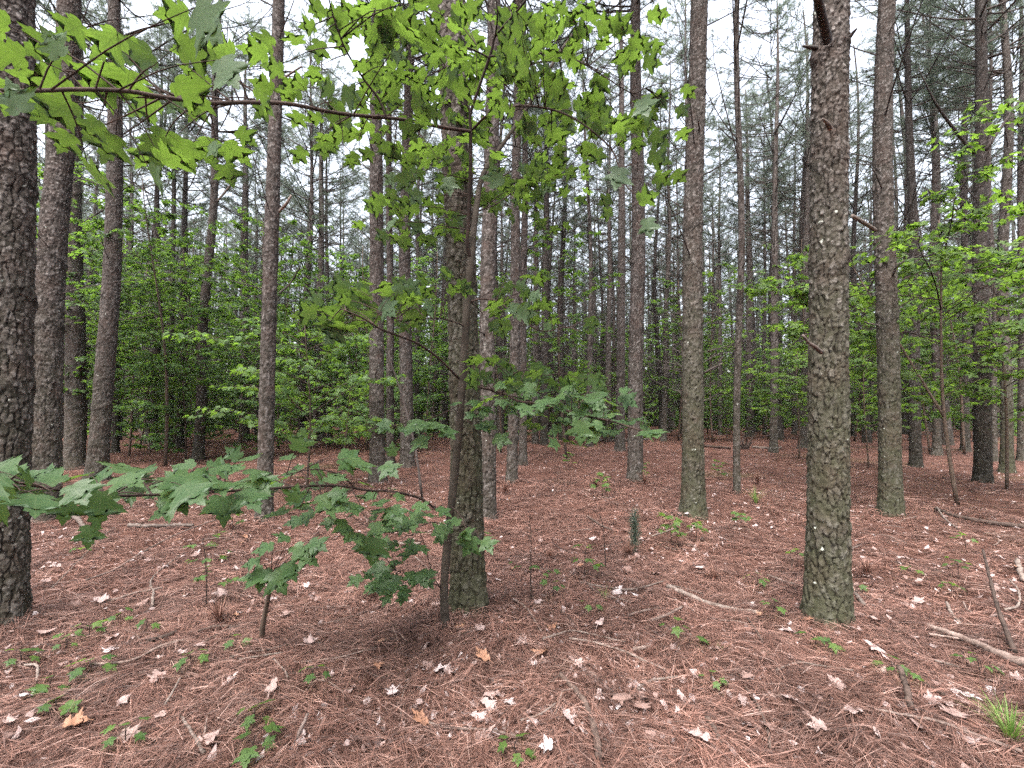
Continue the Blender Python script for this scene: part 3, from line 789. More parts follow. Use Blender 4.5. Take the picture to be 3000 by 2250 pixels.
for k in range(12):
    y = rs.uniform(12.5, 24); x = -rs.uniform(0.22, 1.05) * y
    place_sap('bush_dark', n, (x, y, float(ground(x, y))), rs.uniform(0.6, 1.1), 'low dark green bush at the foot of the shady bank', 'low bushes of the shady bank'); n += 1
# middle and far middle
for k in range(48):
    y = rs.uniform(18, 44); x = rs.uniform(-0.18, 0.62) * y
    kind = ['bush', 'tall', 'airy'][rs.choice(3, p=[0.55, 0.25, 0.20])]
    place_sap(kind, n, (x, y, float(ground(x, y))), rs.uniform(0.6, 1.05), {'bush': 'low pale green bush far under the pines in the middle of the stand', 'tall': 'tall fresh green sapling far back in the middle of the stand', 'airy': 'airy yellow green sapling far back in the middle of the stand'}[kind],
              {'bush': 'low far bushes', 'tall': 'tall far saplings', 'airy': 'airy far saplings'}[kind]); n += 1
for k in range(26):
    y = rs.uniform(14, 34); x = rs.uniform(0.62, 1.15) * y
    kind = ['bush', 'tall', 'airy'][rs.choice(3, p=[0.35, 0.35, 0.3])]
    place_sap(kind, n, (x, y, float(ground(x, y))), rs.uniform(0.65, 1.05), {'bush': 'low green bush beyond the black footed pine', 'tall': 'tall fresh green sapling beyond the black footed pine', 'airy': 'airy bright sapling beyond the black footed pine'}[kind],
              {'bush': 'low bushes beyond the dark pines', 'tall': 'tall saplings beyond the dark pines', 'airy': 'airy saplings beyond the dark pines'}[kind]); n += 1
# saplings one can single out
def one_sap(kind, k, bx, by, s, label, rz=0.0):
    g = G(bx, by); return place_sap(kind, k, g, s, label, None, rz)
SAP['pale'] = [sapling_meshes(2050, 3.1, 1.7, 'leaf_mid', 26, 1.3, 0.10, 0.22, tpl=LEAF_HI), sapling_meshes(2051, 2.7, 1.4, 'leaf_mid', 24, 1.3, 0.095, 0.22, tpl=LEAF_HI)]
SAP['bright'] = [sapling_meshes(2060, 4.3, 2.3, 'leaf_yel', 40, 1.0, 0.115, 0.34, True, tpl=LEAF_LO), sapling_meshes(2061, 3.9, 1.8, 'leaf_yel', 28, 1.0, 0.115, 0.28)]
SAP['mid'] = [sapling_meshes(2070, 7.0, 1.6, 'leaf_mid', 36, 0.95, 0.105, 0.22)]
one_sap('pale', 0, 905, 1440, 0.95, 'pale green layered maple sapling before the tall tapering pine', 0.6)
one_sap('pale', 1, 1010, 1372, 0.85, 'smaller pale maple sapling crowding beside the stout ridged pine', 2.2)
one_sap('bright', 0, 2812, 1482, 1.0, 'yellow green maple sapling forking low, before the black footed pine', 1.2)
one_sap('bright', 1, 2960, 1440, 1.0, 'leafy yellow green sapling crowding the edge of the view', 0.3)
one_sap('bright', 1, 2538, 1371, 0.78, 'twin stemmed bright sapling between the broad mossy trunk and the thick grey green one', 4.0)
one_sap('bright', 1, 2335, 1345, 0.85, 'bright sapling whose leaves spread beside the broad mossy trunk', 5.0)
one_sap('mid', 0, 1660, 1345, 0.95, 'airy tall maple sapling among thin pines behind the arching maple branch', 0.4)
one_sap('mid', 0, 1460, 1330, 0.85, 'airy sapling close behind the lichen spotted pine', 2.4)
one_sap('bush', 1, 1700, 1300, 0.8, 'spreading green bush under the slim pines by the maple branch tip', 0.3)
one_sap('bush', 2, 2130, 1290, 0.9, 'fresh green bush beside the pole with the rust red foot', 1.3)
one_sap('bush', 0, 2250, 1285, 0.9, 'bush of fresh leaves behind the ringed slim pine', 2.3)

# ------------------------------------------------------------------ the maple sapling in front
root_px = G(1307, 1852)
MAPLE = thing('maple_sapling', 'slender maple sapling in front with broad leafy branches, before the big furrowed pine', 'sapling', root_px)
RL = np.array(MAPLE.location)
def D(pix): return [P(*p) for p in pix]

TR = D([(1308, 1862, 2.845), (1303, 1800, 2.84), (1301, 1720, 2.83), (1310, 1600, 2.82), (1320, 1500, 2.80), (1341, 1300, 2.78), (1356, 1100, 2.76), (1368, 900, 2.74), (1378, 745, 2.73)])
FRONT = D([(1378, 755, 2.73), (1369, 715, 2.71), (1373, 640, 2.70), (1378, 500, 2.66), (1379, 385, 2.62), (1378, 335, 2.60), (1402, 260, 2.56), (1440, 150, 2.50), (1450, 108, 2.47), (1495, 55, 2.42), (1545, -5, 2.36), (1600, -90, 2.25)])
BACK = D([(1380, 750, 2.74), (1392, 640, 2.83), (1407, 538, 2.92), (1434, 475, 2.98), (1475, 420, 3.02), (1547, 312, 3.08), (1646, 145, 3.12), (1760, 0, 3.15), (1840, -100, 3.15)])
mb = MB()
tr = smooth_line(TR[:-1] + BACK, 110); s = np.linspace(0, 1, 110)
rr = np.interp(s, [0, 0.03, 0.08, 0.42, 0.50, 0.62, 0.72, 0.85, 1], [0.036, 0.030, 0.027, 0.0240, 0.0225, 0.018, 0.0145, 0.0105, 0.006]) * (1 + 0.03 * np.sin(s * 120) + 0.02 * np.sin(s * 51))
mb.tube(tr - RL, rr, 16)
link('trunk', mb.mesh('trunk', M['maple_smooth']), MAPLE)

BR = [
 # name, points (px, py, depth), start radius, leaf-bearing
 ('leader', None, 0.0130), ('back_leader', None, 0.004),
 ('upper_near', [(1379, 385, 2.62), (1290, 372, 2.5), (1180, 350, 2.3), (1000, 333, 2.0), (850, 305, 1.75), (720, 300, 1.55), (620, 302, 1.42), (480, 285, 1.25), (370, 267, 1.14), (230, 262, 1.03), (90, 266, 0.93), (-60, 262, 0.86)], 0.0095),
 ('upper_rise', [(1132, 345, 2.22), (1110, 290, 2.2), (1068, 235, 2.15), (1010, 140, 2.05), (975, 40, 1.98), (955, -40, 1.92)], 0.006),
 ('arch', [(1384, 380, 2.62), (1425, 340, 2.5), (1480, 318, 2.42), (1540, 310, 2.36), (1620, 322, 2.32), (1690, 352, 2.28), (1760, 405, 2.26), (1800, 452, 2.24), (1822, 520, 2.22), (1850, 560, 2.2), (1920, 605, 2.16)], 0.0065),
 ('high_side', [(1437, 165, 2.5), (1490, 160, 2.45), (1560, 158, 2.4), (1640, 155, 2.36), (1700, 182, 2.32), (1780, 230, 2.28), (1850, 272, 2.24), (1892, 258, 2.2)], 0.005),
 ('high_side', [(1433, 170, 2.5), (1400, 152, 2.45), (1365, 140, 2.4), (1310, 140, 2.35), (1245, 112, 2.28), (1180, 80, 2.2)], 0.0045),
 ('inner', [(1376, 330, 2.6), (1352, 262, 2.55), (1318, 212, 2.5), (1285, 165, 2.45), (1262, 120, 2.4)], 0.004),
 ('inner', [(1450, 108, 2.47), (1457, 60, 2.4), (1455, 10, 2.35), (1440, -60, 2.3)], 0.0045),
 ('inner', [(1375, 340, 2.6), (1378, 290, 2.58), (1396, 230, 2.54), (1395, 130, 2.5)], 0.0035),
 ('back_side', [(1547, 312, 3.08), (1500, 330, 3.2), (1455, 370, 3.3), (1400, 420, 3.4), (1330, 450, 3.45)], 0.004),
 ('back_side', [(1475, 420, 3.02), (1540, 440, 3.2), (1560, 480, 3.35), (1600, 545, 3.45), (1620, 600, 3.5)], 0.004),
 ('back_side', [(1646, 145, 3.12), (1720, 190, 3.2), (1800, 230, 3.25), (1890, 300, 3.3)], 0.004),
 ('back_side', [(1395, 620, 2.84), (1450, 600, 3.0), (1510, 560, 3.2), (1590, 520, 3.4), (1700, 480, 3.6)], 0.0045),
 ('mid_near', [(1345, 1110, 2.76), (1289, 1053, 2.55), (1226, 1008, 2.3), (1170, 985, 2.1), (1117, 965, 1.95), (1060, 930, 1.85), (1000, 905, 1.8)], 0.007),
 ('mid_near', [(1362, 955, 2.74), (1320, 940, 2.6), (1280, 931, 2.45), (1240, 935, 2.3), (1203, 949, 2.2), (1150, 930, 2.1)], 0.004),
 ('mid_side', [(1378, 884, 2.74), (1410, 876, 2.7), (1452, 881, 2.65), (1493, 908, 2.6), (1565, 962, 2.52), (1610, 970, 2.5), (1655, 958, 2.46), (1700, 970, 2.4)], 0.0055),
 ('low_side', [(1366, 1139, 2.76), (1385, 1128, 2.72), (1407, 1134, 2.66), (1475, 1152, 2.6), (1520, 1175, 2.55), (1588, 1184, 2.5), (1655, 1202, 2.45), (1720, 1220, 2.4), (1791, 1234, 2.36), (1886, 1265, 2.3), (1930, 1275, 2.28)], 0.0095),
 ('low_side', [(1372, 1128, 2.76), (1420, 1130, 2.72), (1450, 1150, 2.7), (1530, 1168, 2.68), (1610, 1200, 2.7), (1640, 1240, 2.72)], 0.0055),
 ('low_side', [(1470, 1152, 2.6), (1500, 1100, 2.55), (1540, 1085, 2.5), (1600, 1100, 2.48)], 0.0035),
 ('low_near', [(1316, 1512, 2.8), (1290, 1500, 2.72), (1240, 1465, 2.6), (1190, 1448, 2.48), (1130, 1438, 2.35), (1080, 1437, 2.25), (1000, 1424, 2.1), (900, 1424, 1.9), (790, 1432, 1.72), (680, 1438, 1.56), (560, 1446, 1.42), (440, 1450, 1.30), (316, 1452, 1.2), (200, 1440, 1.12), (60, 1415, 1.02), (-50, 1390, 0.95)], 0.0068),
 ('low_near', [(1040, 1430, 2.18), (1010, 1400, 2.1), (980, 1385, 2.0), (920, 1375, 1.9), (840, 1390, 1.78)], 0.004),
 ('low_near', [(1316, 1545, 2.8), (1270, 1530, 2.68), (1220, 1545, 2.5), (1150, 1560, 2.35), (1090, 1560, 2.25)], 0.0035),
 ('low_front', [(1305, 1735, 2.83), (1270, 1690, 2.75), (1245, 1600, 2.68), (1230, 1560, 2.62)], 0.003),
 ('low_front', [(1300, 1725, 2.83), (1250, 1700, 2.75), (1200, 1680, 2.68), (1160, 1672, 2.62)], 0.003),
 ('low_front', [(1318, 1480, 2.8), (1350, 1510, 2.6), (1365, 1545, 2.45), (1400, 1560, 2.35)], 0.003),
 ('near_side', [(1352, 1180, 2.77), (1320, 1200, 2.7), (1250, 1230, 2.6), (1190, 1240, 2.5), (1130, 1255, 2.42)], 0.0035),
]
branches = []
for nm, pix, r in BR:
    pts = FRONT if nm == 'leader' else BACK if nm == 'back_leader' else D(pix)
    n_ = max(10, len(pts) * 4)
    line = smooth_line(pts, n_); t = np.linspace(0, 1, n_)
    rad = r * (1 - 0.72 * t) + 0.0008
    branches.append(dict(name=nm, line=line, mb=MB(), leaf=MB(), r=r, pos=[], tip=[], nrm=[], size=[]))
    branches[-1]['mb'].tube(line - RL, rad, 8)
allpts = np.concatenate([b['line'] for b in branches]); owner = np.concatenate([np.full(len(b['line']), k) for k, b in enumerate(branches)])

# where the photo shows leaves: pixel, depth, number of leaves in the spray
rs = RS(5)
clusters = []
def region(cx, cy, rx, ry, d0, d1, n, leaves=(3, 5)):
    leaves = (max(1, leaves[0] - 1), max(2, leaves[1] - 1))
    for k in range(int(n * (1.0 if cy < 700 else 1.85) + 0.5)):
        a = rs.rand() * 2 * PI; q = math.sqrt(rs.rand())
        for tries in range(12):
            a = rs.rand() * 2 * PI; q = math.sqrt(rs.rand()); pp = (cx + rx * q * math.cos(a), cy + ry * q * math.sin(a)); dq = rs.uniform(d0, d1)
            if abs(pp[0] - 1395) < 75 and 60 < pp[1] < 1000: dq = max(dq, rs.uniform(2.8, 3.3))
            if all(math.hypot(pp[0] - o[0], pp[1] - o[1]) > 0.062 * F / dq or abs(o[2] - dq) > 0.7 for o in clusters): break
        clusters.append((*pp, dq, rs.randint(leaves[0], leaves[1] + 1))); continue
        clusters.append((cx + rx * q * math.cos(a), cy + ry * q * math.sin(a), rs.uniform(d0, d1), rs.randint(leaves[0], leaves[1] + 1)))
region(1250, 70, 370, 110, 1.75, 2.8, 30); region(1700, 90, 240, 130, 1.9, 2.9, 17)
region(1330, 230, 360, 120, 2.0, 3.0, 24); region(1560, 240, 280, 130, 2.0, 3.0, 16)
region(1750, 300, 190, 150, 2.1, 2.5, 11); region(1200, 430, 230, 130, 2.2, 3.3, 15)
region(1560, 430, 230, 130, 2.5, 3.5, 17); region(1330, 560, 230, 110, 2.6, 3.3, 14)
region(1600, 560, 120, 110, 3.0, 3.6, 7); region(1230, 660, 140, 60, 2.6, 3.2, 5)
region(1850, 560, 90, 90, 2.1, 2.3, 5, (2, 3)); region(1960, 290, 60, 110, 2.2, 2.5, 3, (2, 4))
region(1120, 890, 150, 60, 1.85, 2.4, 10, (2, 4)); region(1010, 900, 60, 60, 1.75, 2.0, 3, (2, 3)); region(1290, 850, 60, 70, 2.4, 2.7, 3, (2, 3))
region(1560, 930, 150, 50, 2.4, 2.7, 6, (2, 3)); region(1490, 840, 60, 40, 2.5, 2.7, 3, (2, 3))
region(1490, 1090, 110, 45, 2.45, 2.7, 6, (2, 4)); region(1620, 1160, 170, 75, 2.3, 2.75, 14, (3, 4)); region(1420, 1230, 50, 70, 2.5, 2.7, 4, (2, 3))
region(1700, 1270, 130, 50, 2.3, 2.6, 6, (2, 3)); region(1830, 1250, 110, 28, 2.25, 2.4, 5, (2, 3))
region(1180, 1250, 110, 40, 2.3, 2.6, 5, (2, 3))
region(900, 1395, 180, 65, 1.7, 2.1, 8, (2, 3)); region(620, 1425, 190, 55, 1.35, 1.6, 6, (2, 3)); region(360, 1425, 150, 50, 1.1, 1.35, 5, (1, 3)); region(120, 1425, 110, 40, 0.98, 1.12, 3, (1, 3))
region(1140, 1500, 120, 40, 2.2, 2.5, 7, (2, 4)); region(980, 1510, 110, 35, 1.9, 2.2, 4, (2, 3)); region(1180, 1620, 70, 40, 2.4, 2.7, 4, (2, 3)); region(1150, 1700, 80, 40, 2.55, 2.7, 6, (3, 4))
region(1390, 1560, 60, 30, 2.3, 2.5, 2, (2, 3))
region(250, 210, 260, 100, 1.0, 1.4, 8, (1, 2)); region(560, 210, 150, 100, 1.3, 1.7, 7, (1, 2)); region(330, 340, 180, 60, 1.1, 1.45, 5, (1, 2)); region(560, 400, 130, 90, 1.4, 1.8, 5, (1, 2)); region(640, 60, 120, 50, 1.3, 1.7, 2, (1, 2))
region(900, 200, 130, 150, 1.8, 2.2, 8, (2, 3)); region(1010, 400, 110, 60, 2.0, 2.3, 4, (2, 3))

def nearest(p):
    d2 = ((allpts - p) ** 2).sum(1); i = int(np.argmin(d2)); return branches[owner[i]], allpts[i]
PET = M['twig']
for (cx, cy, dd, nl) in clusters:
    c = P(cx, cy, dd); b, o = nearest(c)
    gap = c - o; L = np.linalg.norm(gap)
    if L > 1.0: c = o + gap * (1.0 / L); gap = c - o; L = 1.0
    # twig from the branch to the spray, arriving from slightly above
    mid = o + gap * 0.55 + np.array([0, 0, 0.06 * L]) + rs.randn(3) * 0.03 * L
    b['mb'].tube(smooth_line([o, mid, c], 6) - RL, np.linspace(0.0026 + 0.0022 * L, 0.0012, 6), 5, 0, cap=False)
    out = unit(gap + np.array([0, 0, 1e-4]))
    az0 = math.atan2(out[1], out[0])
    for k in range(nl):
        az = az0 + (0 if k == 0 else rs.choice([-1, 1]) * rs.uniform(0.5, 1.6))
        pl = rs.uniform(0.045, 0.095)
        pd = np.array([math.cos(az), math.sin(az), rs.uniform(-0.15, 0.55)])
        st = o + (c - o) * (1.0, 0.75, 0.55, 0.9, 0.4)[k % 5]
        p = st + unit(pd) * pl
        b['mb'].tube([st - RL, (st + p) / 2 - RL + np.array([0, 0, 0.004]), p - RL], [0.0011, 0.0009, 0.0008], 4, 0, cap=False)
        td = np.array([math.cos(az + rs.uniform(-0.5, 0.5)), math.sin(az + rs.uniform(-0.5, 0.5)), -rs.uniform(0.05, 1.0)])
        b['pos'].append(p); b['tip'].append(td)
        vw = unit(CAM - p); high = p[2] > CAM[2] + 0.15
        nr = np.array([0, 0, 1.0]) * (0.55 if high else 0.8) + vw * (-0.75 if high else 0.42) + rs.randn(3) * 0.30
        td = td - unit(nr) * float(np.dot(td, unit(nr))) * 0.8
        b['tip'][-1] = td; b['nrm'].append(nr); b['size'].append(rs.uniform(0.066, 0.118))
# single leaves that stand out: base pixel, tip pixel, depth, how much the blade faces the camera
for (x0, y0, x1, y1, dd, face) in [(575, 20, 660, 128, 0.90, 0.75), (645, 175, 700, 262, 1.05, 0.8), (175, 165, 125, 80, 0.92, 0.5), (345, 100, 260, 170, 1.0, 0.3), (60, 330, 20, 230, 0.86, 0.3),
                                   (470, 470, 560, 455, 1.2, 0.4), (262, 500, 345, 545, 1.1, 0.5), (440, 500, 500, 560, 1.15, 0.5), (620, 420, 640, 462, 1.3, 0.6), (700, 1345, 660, 1310, 1.5, 0.9), (870, 1320, 890, 1258, 1.75, 0.8),
                                   (975, 275, 930, 240, 1.9, 0.7), (1160, 855, 1185, 805, 1.9, 1.0), (1150, 1335, 1150, 1295, 2.3, 1.0), (1105, 1580, 1085, 1660, 1.95, 0.8), (1385, 1570, 1355, 1632, 2.3, 0.8), (1880, 290, 1900, 345, 2.1, 0.9),
                                   (1815, 490, 1800, 560, 2.1, 0.8), (1895, 640, 1905, 700, 2.15, 0.9), (1705, 1235, 1700, 1305, 2.2, 0.8), (1460, 545, 1440, 470, 2.4, 0.4), (1230, 560, 1200, 600, 2.3, 0.8), (1315, 520, 1320, 575, 2.3, 0.9),
                                   (300, 1440, 280, 1550, 1.15, 0.6), (205, 1460, 180, 1540, 1.1, 0.6), (265, 1540, 255, 1610, 1.2, 0.5), (90, 1420, 60, 1370, 1.0, 0.1), (640, 1500, 600, 1460, 1.4, 0.3), (860, 1470, 870, 1420, 1.6, 0.5)]:
    a = P(x0, y0, dd); e = P(x1, y1, dd - 0.01)
    b, o = nearest(a)
    gap = a - o
    mid = o + gap * 0.5 + np.array([0, 0, 0.02])
    b['mb'].tube(smooth_line([o, mid, a], 6) - RL, np.linspace(0.0022, 0.0009, 6), 5, 0, cap=False)
    view = unit(CAM - a); nr = view * (face if y0 > 900 else -face) + np.array([0, 0.0, 1.0]) * (1 - face)
    sz = np.linalg.norm(e - a)
    b['pos'].append(a); b['tip'].append(e - a); b['nrm'].append(nr); b['size'].append(min(0.125, max(0.055, sz)))

for b in branches:
    o = link('branch', b['mb'].mesh('branch', M['twig']), MAPLE)
    if b['pos']:
        lm = MB()
        add_leaves(lm, np.array(b['pos']) - RL, np.array(b['tip']), np.array(b['nrm']), np.array(b['size']), rs, LEAF_HI, 0, (0.0, 0.24), (-0.06, 0.20))
        link('foliage', lm.mesh('foliage', M['leaf']), o)

# ------------------------------------------------------------------ ground sheet
def axis_grid(lo, hi, n, k):
    s = np.linspace(-1, 1, n); g = np.sinh(s * k) / math.sinh(k)
    return np.where(g < 0, -g * lo, g * hi)
gx = axis_grid(-420, 420, 341, 6.2); gy = axis_grid(-300, 520, 341, 6.2)
X, Y = np.meshgrid(gx, gy, indexing='ij')
Z = ground(X, Y)
mb = MB()
i = np.arange(340)[:, None] * 341; j = np.arange(340)[None, :]
mb.add(np.stack([X, Y, Z], -1), np.stack([i + j, i + 341 + j, i + 341 + j + 1, i + j + 1], -1).reshape(-1, 4))
go = link('ground', mb.mesh('ground', mat_ground())); go['kind'] = 'structure'; go['label'] = 'forest floor under a carpet of red brown pine needles'

# needle litter: fascicles of dead needles, thinning with distance
rs = RS(9)
def litter(n, y0, y1, ln, wd, seg, bunch, lift):
    """n fascicles of `bunch` needles each, scattered over a fan in front of the camera"""
    r = np.sqrt(rs.uniform(y0 ** 1.25, y1 ** 1.25, n)) ** (2 / 1.25) ** 1.0 if False else (rs.uniform(y0 ** 1.1, y1 ** 1.1, n)) ** (1 / 1.1)
    an = rs.uniform(-1.02, 1.02, n)
    bx = r * np.sin(an); by = r * np.cos(an)
    flow = 1.8 * (vnoise(bx * 1.3 + 50, by * 1.3 + 50, 3) - 0.5) + 5.0 * (vnoise(bx * 5 + 50, by * 5 + 50, 4) - 0.5)
    yaw = flow + rs.randn(n) * 0.95 + rs.choice([0, PI], n)
    # whorls: some bunches fan out from shared centres
    w = rs.rand(n) < 0.28
    cid = rs.randint(0, max(1, n // 60), n); cx = bx[cid]; cy = by[cid]
    bx = np.where(w, cx + rs.randn(n) * 0.012, bx); by = np.where(w, cy + rs.randn(n) * 0.012, by)
    yaw = np.where(w, flow[cid] + rs.randn(n) * 0.75, yaw)
    bx = np.repeat(bx, bunch); by = np.repeat(by, bunch); m = n * bunch
    yaw = np.repeat(yaw, bunch) + rs.randn(m) * 0.05
    L = ln * rs.uniform(0.65, 1.2, m)
    z0 = np.repeat(rs.rand(n) ** 1.6 * lift, bunch) + 0.002
    pit = np.repeat(rs.randn(n) * 0.10, bunch) + rs.randn(m) * 0.03
    bend = rs.randn(m) * 0.07; sag = rs.uniform(0, 0.10, m)
    t = np.linspace(0, 1, seg + 1)
    dx = np.cos(yaw); dy = np.sin(yaw)
    lx = t[None] * L[:, None]; ly = bend[:, None] * L[:, None] * (t * t)[None]
    px = bx[:, None] + dx[:, None] * lx - dy[:, None] * ly; py = by[:, None] + dy[:, None] * lx + dx[:, None] * ly
    pz = ground(px, py) + np.maximum(0.001, z0[:, None] + pit[:, None] * lx + sag[:, None] * L[:, None] * np.sin(t * PI)[None])
    wv = wd * rs.uniform(0.7, 1.3, m); tilt = rs.uniform(-0.8, 0.8, m)
    sx = -dy * np.cos(tilt) * wv / 2; sy = dx * np.cos(tilt) * wv / 2; sz = np.sin(tilt) * wv / 2
    tp = np.where(t == 1, 0.35, 1.0)[None]
    A = np.stack([px - sx[:, None] * tp, py - sy[:, None] * tp, pz - sz[:, None] * tp], -1)
    B = np.stack([px + sx[:, None] * tp, py + sy[:, None] * tp, pz + sz[:, None] * tp], -1)
    V = np.stack([A, B], 2).reshape(-1, 3)
    k = (seg + 1) * 2; o = (np.arange(m) * k)[:, None]
    s = np.arange(seg)[None] * 2
    Q = np.stack([o + s, o + s + 1, o + s + 3, o + s + 2], -1).reshape(-1, 4)
    tone = np.repeat(np.repeat(rs.rand(n), bunch), k)
    return V, Q, None, 0, np.stack([tone, tone], -1)
mb = MB()
mb.add(*litter(120000, 1.2, 4.4, 0.160, 0.0015, 2, 3, 0.06))
mb.add(*litter(70000, 4.0, 9.0, 0.17, 0.0026, 2, 2, 0.05))
mb.add(*litter(60000, 8.5, 24.0, 0.22, 0.007, 1, 1, 0.05))
lo = link('needle_litter', mb.mesh('needle_litter', M['litter'])); lo['kind'] = 'stuff'; lo['label'] = 'loose red brown pine needles covering the forest floor'

# ------------------------------------------------------------------ fallen leaves
def dead_leaf_mesh(seed, mat):
    rs = RS(seed); mb = MB(); U, Q = LEAF_HI
    x = U[:, 0] * rs.uniform(0.75, 1.25); y = U[:, 1]
    if seed % 3 == 0:      # lobed oak leaf: long and narrow
        x = x * 0.72; y = y * 1.25
    a = rs.uniform(0.2, 0.8); b = rs.uniform(-0.3, 0.6)
    z = 0.55 * (a * x * x * 2.0 + b * (y - 0.5) ** 2) + 0.05 * np.sin(x * 8 + seed) * np.cos(y * 6 + seed * 2) + 0.05 * np.sin(y * 11 + seed)
    V = np.stack([x, y - 0.5, z], -1) * 0.10; V[:, 2] += 0.012 - V[:, 2].min()
    q, t = tri_clean(Q); mb.add(V, q, t)
    mb.tube(np.array([[0, -0.5, 0.3], [0.1, -0.75, 0.2], [0.15, -0.95, 0.25]]) * 0.10, [0.0012, 0.001, 0.001], 4)
    return mb.mesh('dead_leaf', mat)
DL = [dead_leaf_mesh(600 + k, M['dead_leaf']) for k in range(9)]
DT = [dead_leaf_mesh(620 + k, M['dead_tan']) for k in range(3)]
rs = RS(21)
leaf_px = [(360, 2100, 0), (470, 2135, 0), (385, 2195, 0), (225, 2170, 1), (620, 2205, 0), (880, 2225, 0), (800, 2055, 0), (910, 1915, 0), (840, 1830, 0), (1250, 1980, 0), (1295, 1998, 0), (1030, 2060, 0), (1150, 2075, 0), (1070, 2130, 0),
           (1440, 2085, 0), (1435, 2120, 0), (1495, 2100, 0), (1665, 2150, 0), (1880, 2110, 0), (1825, 2105, 0), (1560, 1985, 0), (1585, 1955, 1), (1700, 1985, 0), (1400, 1882, 0), (1115, 1920, 1), (1345, 1870, 1), (2095, 1925, 0), (2305, 1880, 0),
           (2560, 1930, 0), (2560, 1850, 0), (2690, 1790, 0), (2505, 1885, 0), (2640, 1660, 0), (2450, 2040, 0), (2190, 2030, 0), (2175, 2100, 0), (2200, 2170, 0), (2255, 2185, 0), (2395, 2180, 0), (2510, 2130, 0), (2310, 2090, 0), (2740, 2090, 0), (2780, 2110, 0),
           (2830, 2080, 0), (2840, 2200, 0), (2800, 2140, 0), (2050, 2220, 0), (1870, 2040, 0), (130, 1890, 0), (325, 1905, 0), (315, 1940, 0), (155, 1680, 0), (215, 1795, 0), (130, 1730, 0), (120, 1625, 0), (430, 1600, 0), (570, 1640, 0), (640, 1765, 0), (700, 1815, 0),
           (780, 1735, 0), (800, 1785, 0), (900, 1740, 0), (880, 1690, 0), (660, 1720, 0), (585, 1920, 0), (540, 1770, 0), (420, 1795, 0), (290, 1790, 0), (60, 2090, 0), (30, 2150, 0), (450, 2030, 0), (1580, 1790, 0), (1430, 1705, 0), (1480, 1635, 0), (1690, 1705, 0),
           (1810, 1760, 0), (1860, 1770, 0), (1920, 1705, 0), (1940, 1660, 0), (1620, 1600, 0), (1740, 1600, 0), (1880, 1600, 0), (2050, 1690, 0), (2035, 1630, 0), (2120, 1600, 0), (2170, 1735, 0), (2110, 1590, 0), (1840, 1690, 0), (2920, 1770, 0), (2740, 1680, 0),
           (1530, 1900, 0), (1620, 1870, 1), (1760, 1860, 0), (1980, 1935, 0), (1415, 1960, 1), (1320, 2000, 0), (1230, 2160, 1), (1405, 2150, 0), (1420, 2205, 0), (1600, 2235, 0)]
def drop_leaf(g, tan, s):
    k = rs.randint(9)
    o = thing('fallen_leaf', 'tan dry leaf curled on the brown needles' if tan else 'pale pinkish dry leaf lying on the brown needles', 'leaf', (g[0], g[1], float(ground(g[0], g[1])) + rs.uniform(0.035, 0.060)), 0,
              'tan dry leaves on the needle floor' if tan else 'pale dry leaves on the needle floor', DT[k % 3] if tan else DL[k], s)
    o.rotation_euler = (rs.uniform(-0.35, 0.35), rs.uniform(-0.35, 0.35), rs.rand() * 6.28)
for (px, py, tan) in leaf_px:
    drop_leaf(G(px, py), tan, rs.uniform(0.45, 0.95))
for k in range(200):
    y = 2.3 + 6.5 * rs.rand() ** 0.9; x = rs.uniform(-1.15, 1.15) * y
    drop_leaf((x, y), rs.rand() < 0.2, rs.uniform(0.3, 0.65))

# crumbled bits of leaf and bark sunk in the needles
n_ = 8500; r2 = RS(31); rr_ = 2.0 + 14 * r2.rand(n_) ** 1.5; aa = r2.uniform(-1.0, 1.0, n_)
near_ = vnoise(rr_ * np.sin(aa) * 1.1 + 40, rr_ * np.cos(aa) * 1.1 + 40, 8) + 0.35 * r2.rand(n_) > 0.55
x_ = (rr_ * np.sin(aa))[near_]; y_ = (rr_ * np.cos(aa))[near_]; n_ = len(x_)
V = []; Q = []; T = []
for k in range(n_):
    s_ = r2.uniform(0.010, 0.034); m_ = 6; an = np.sort(r2.rand(m_) * 6.28); ra = s_ * r2.uniform(0.5, 1.1, m_)
    z_ = float(ground(x_[k], y_[k])) + r2.uniform(0.03, 0.055); tl = r2.randn(2) * 0.35
    px_ = ra * np.cos(an) * r2.uniform(0.5, 1.0); py_ = ra * np.sin(an)
    V.append(np.stack([x_[k] + px_, y_[k] + py_, z_ + px_ * tl[0] + py_ * tl[1] + r2.randn(m_) * 0.003], -1))
    o_ = k * m_; T += [(o_, o_ + q_, o_ + q_ + 1) for q_ in range(1, m_ - 1)]
mb = MB(); mb.add(np.concatenate(V), None, T)
fo = link('leaf_crumbs', mb.mesh('leaf_crumbs', M['dead_leaf'])); fo['kind'] = 'stuff'; fo['label'] = 'crumbled bits of pale dead leaf among the needles'

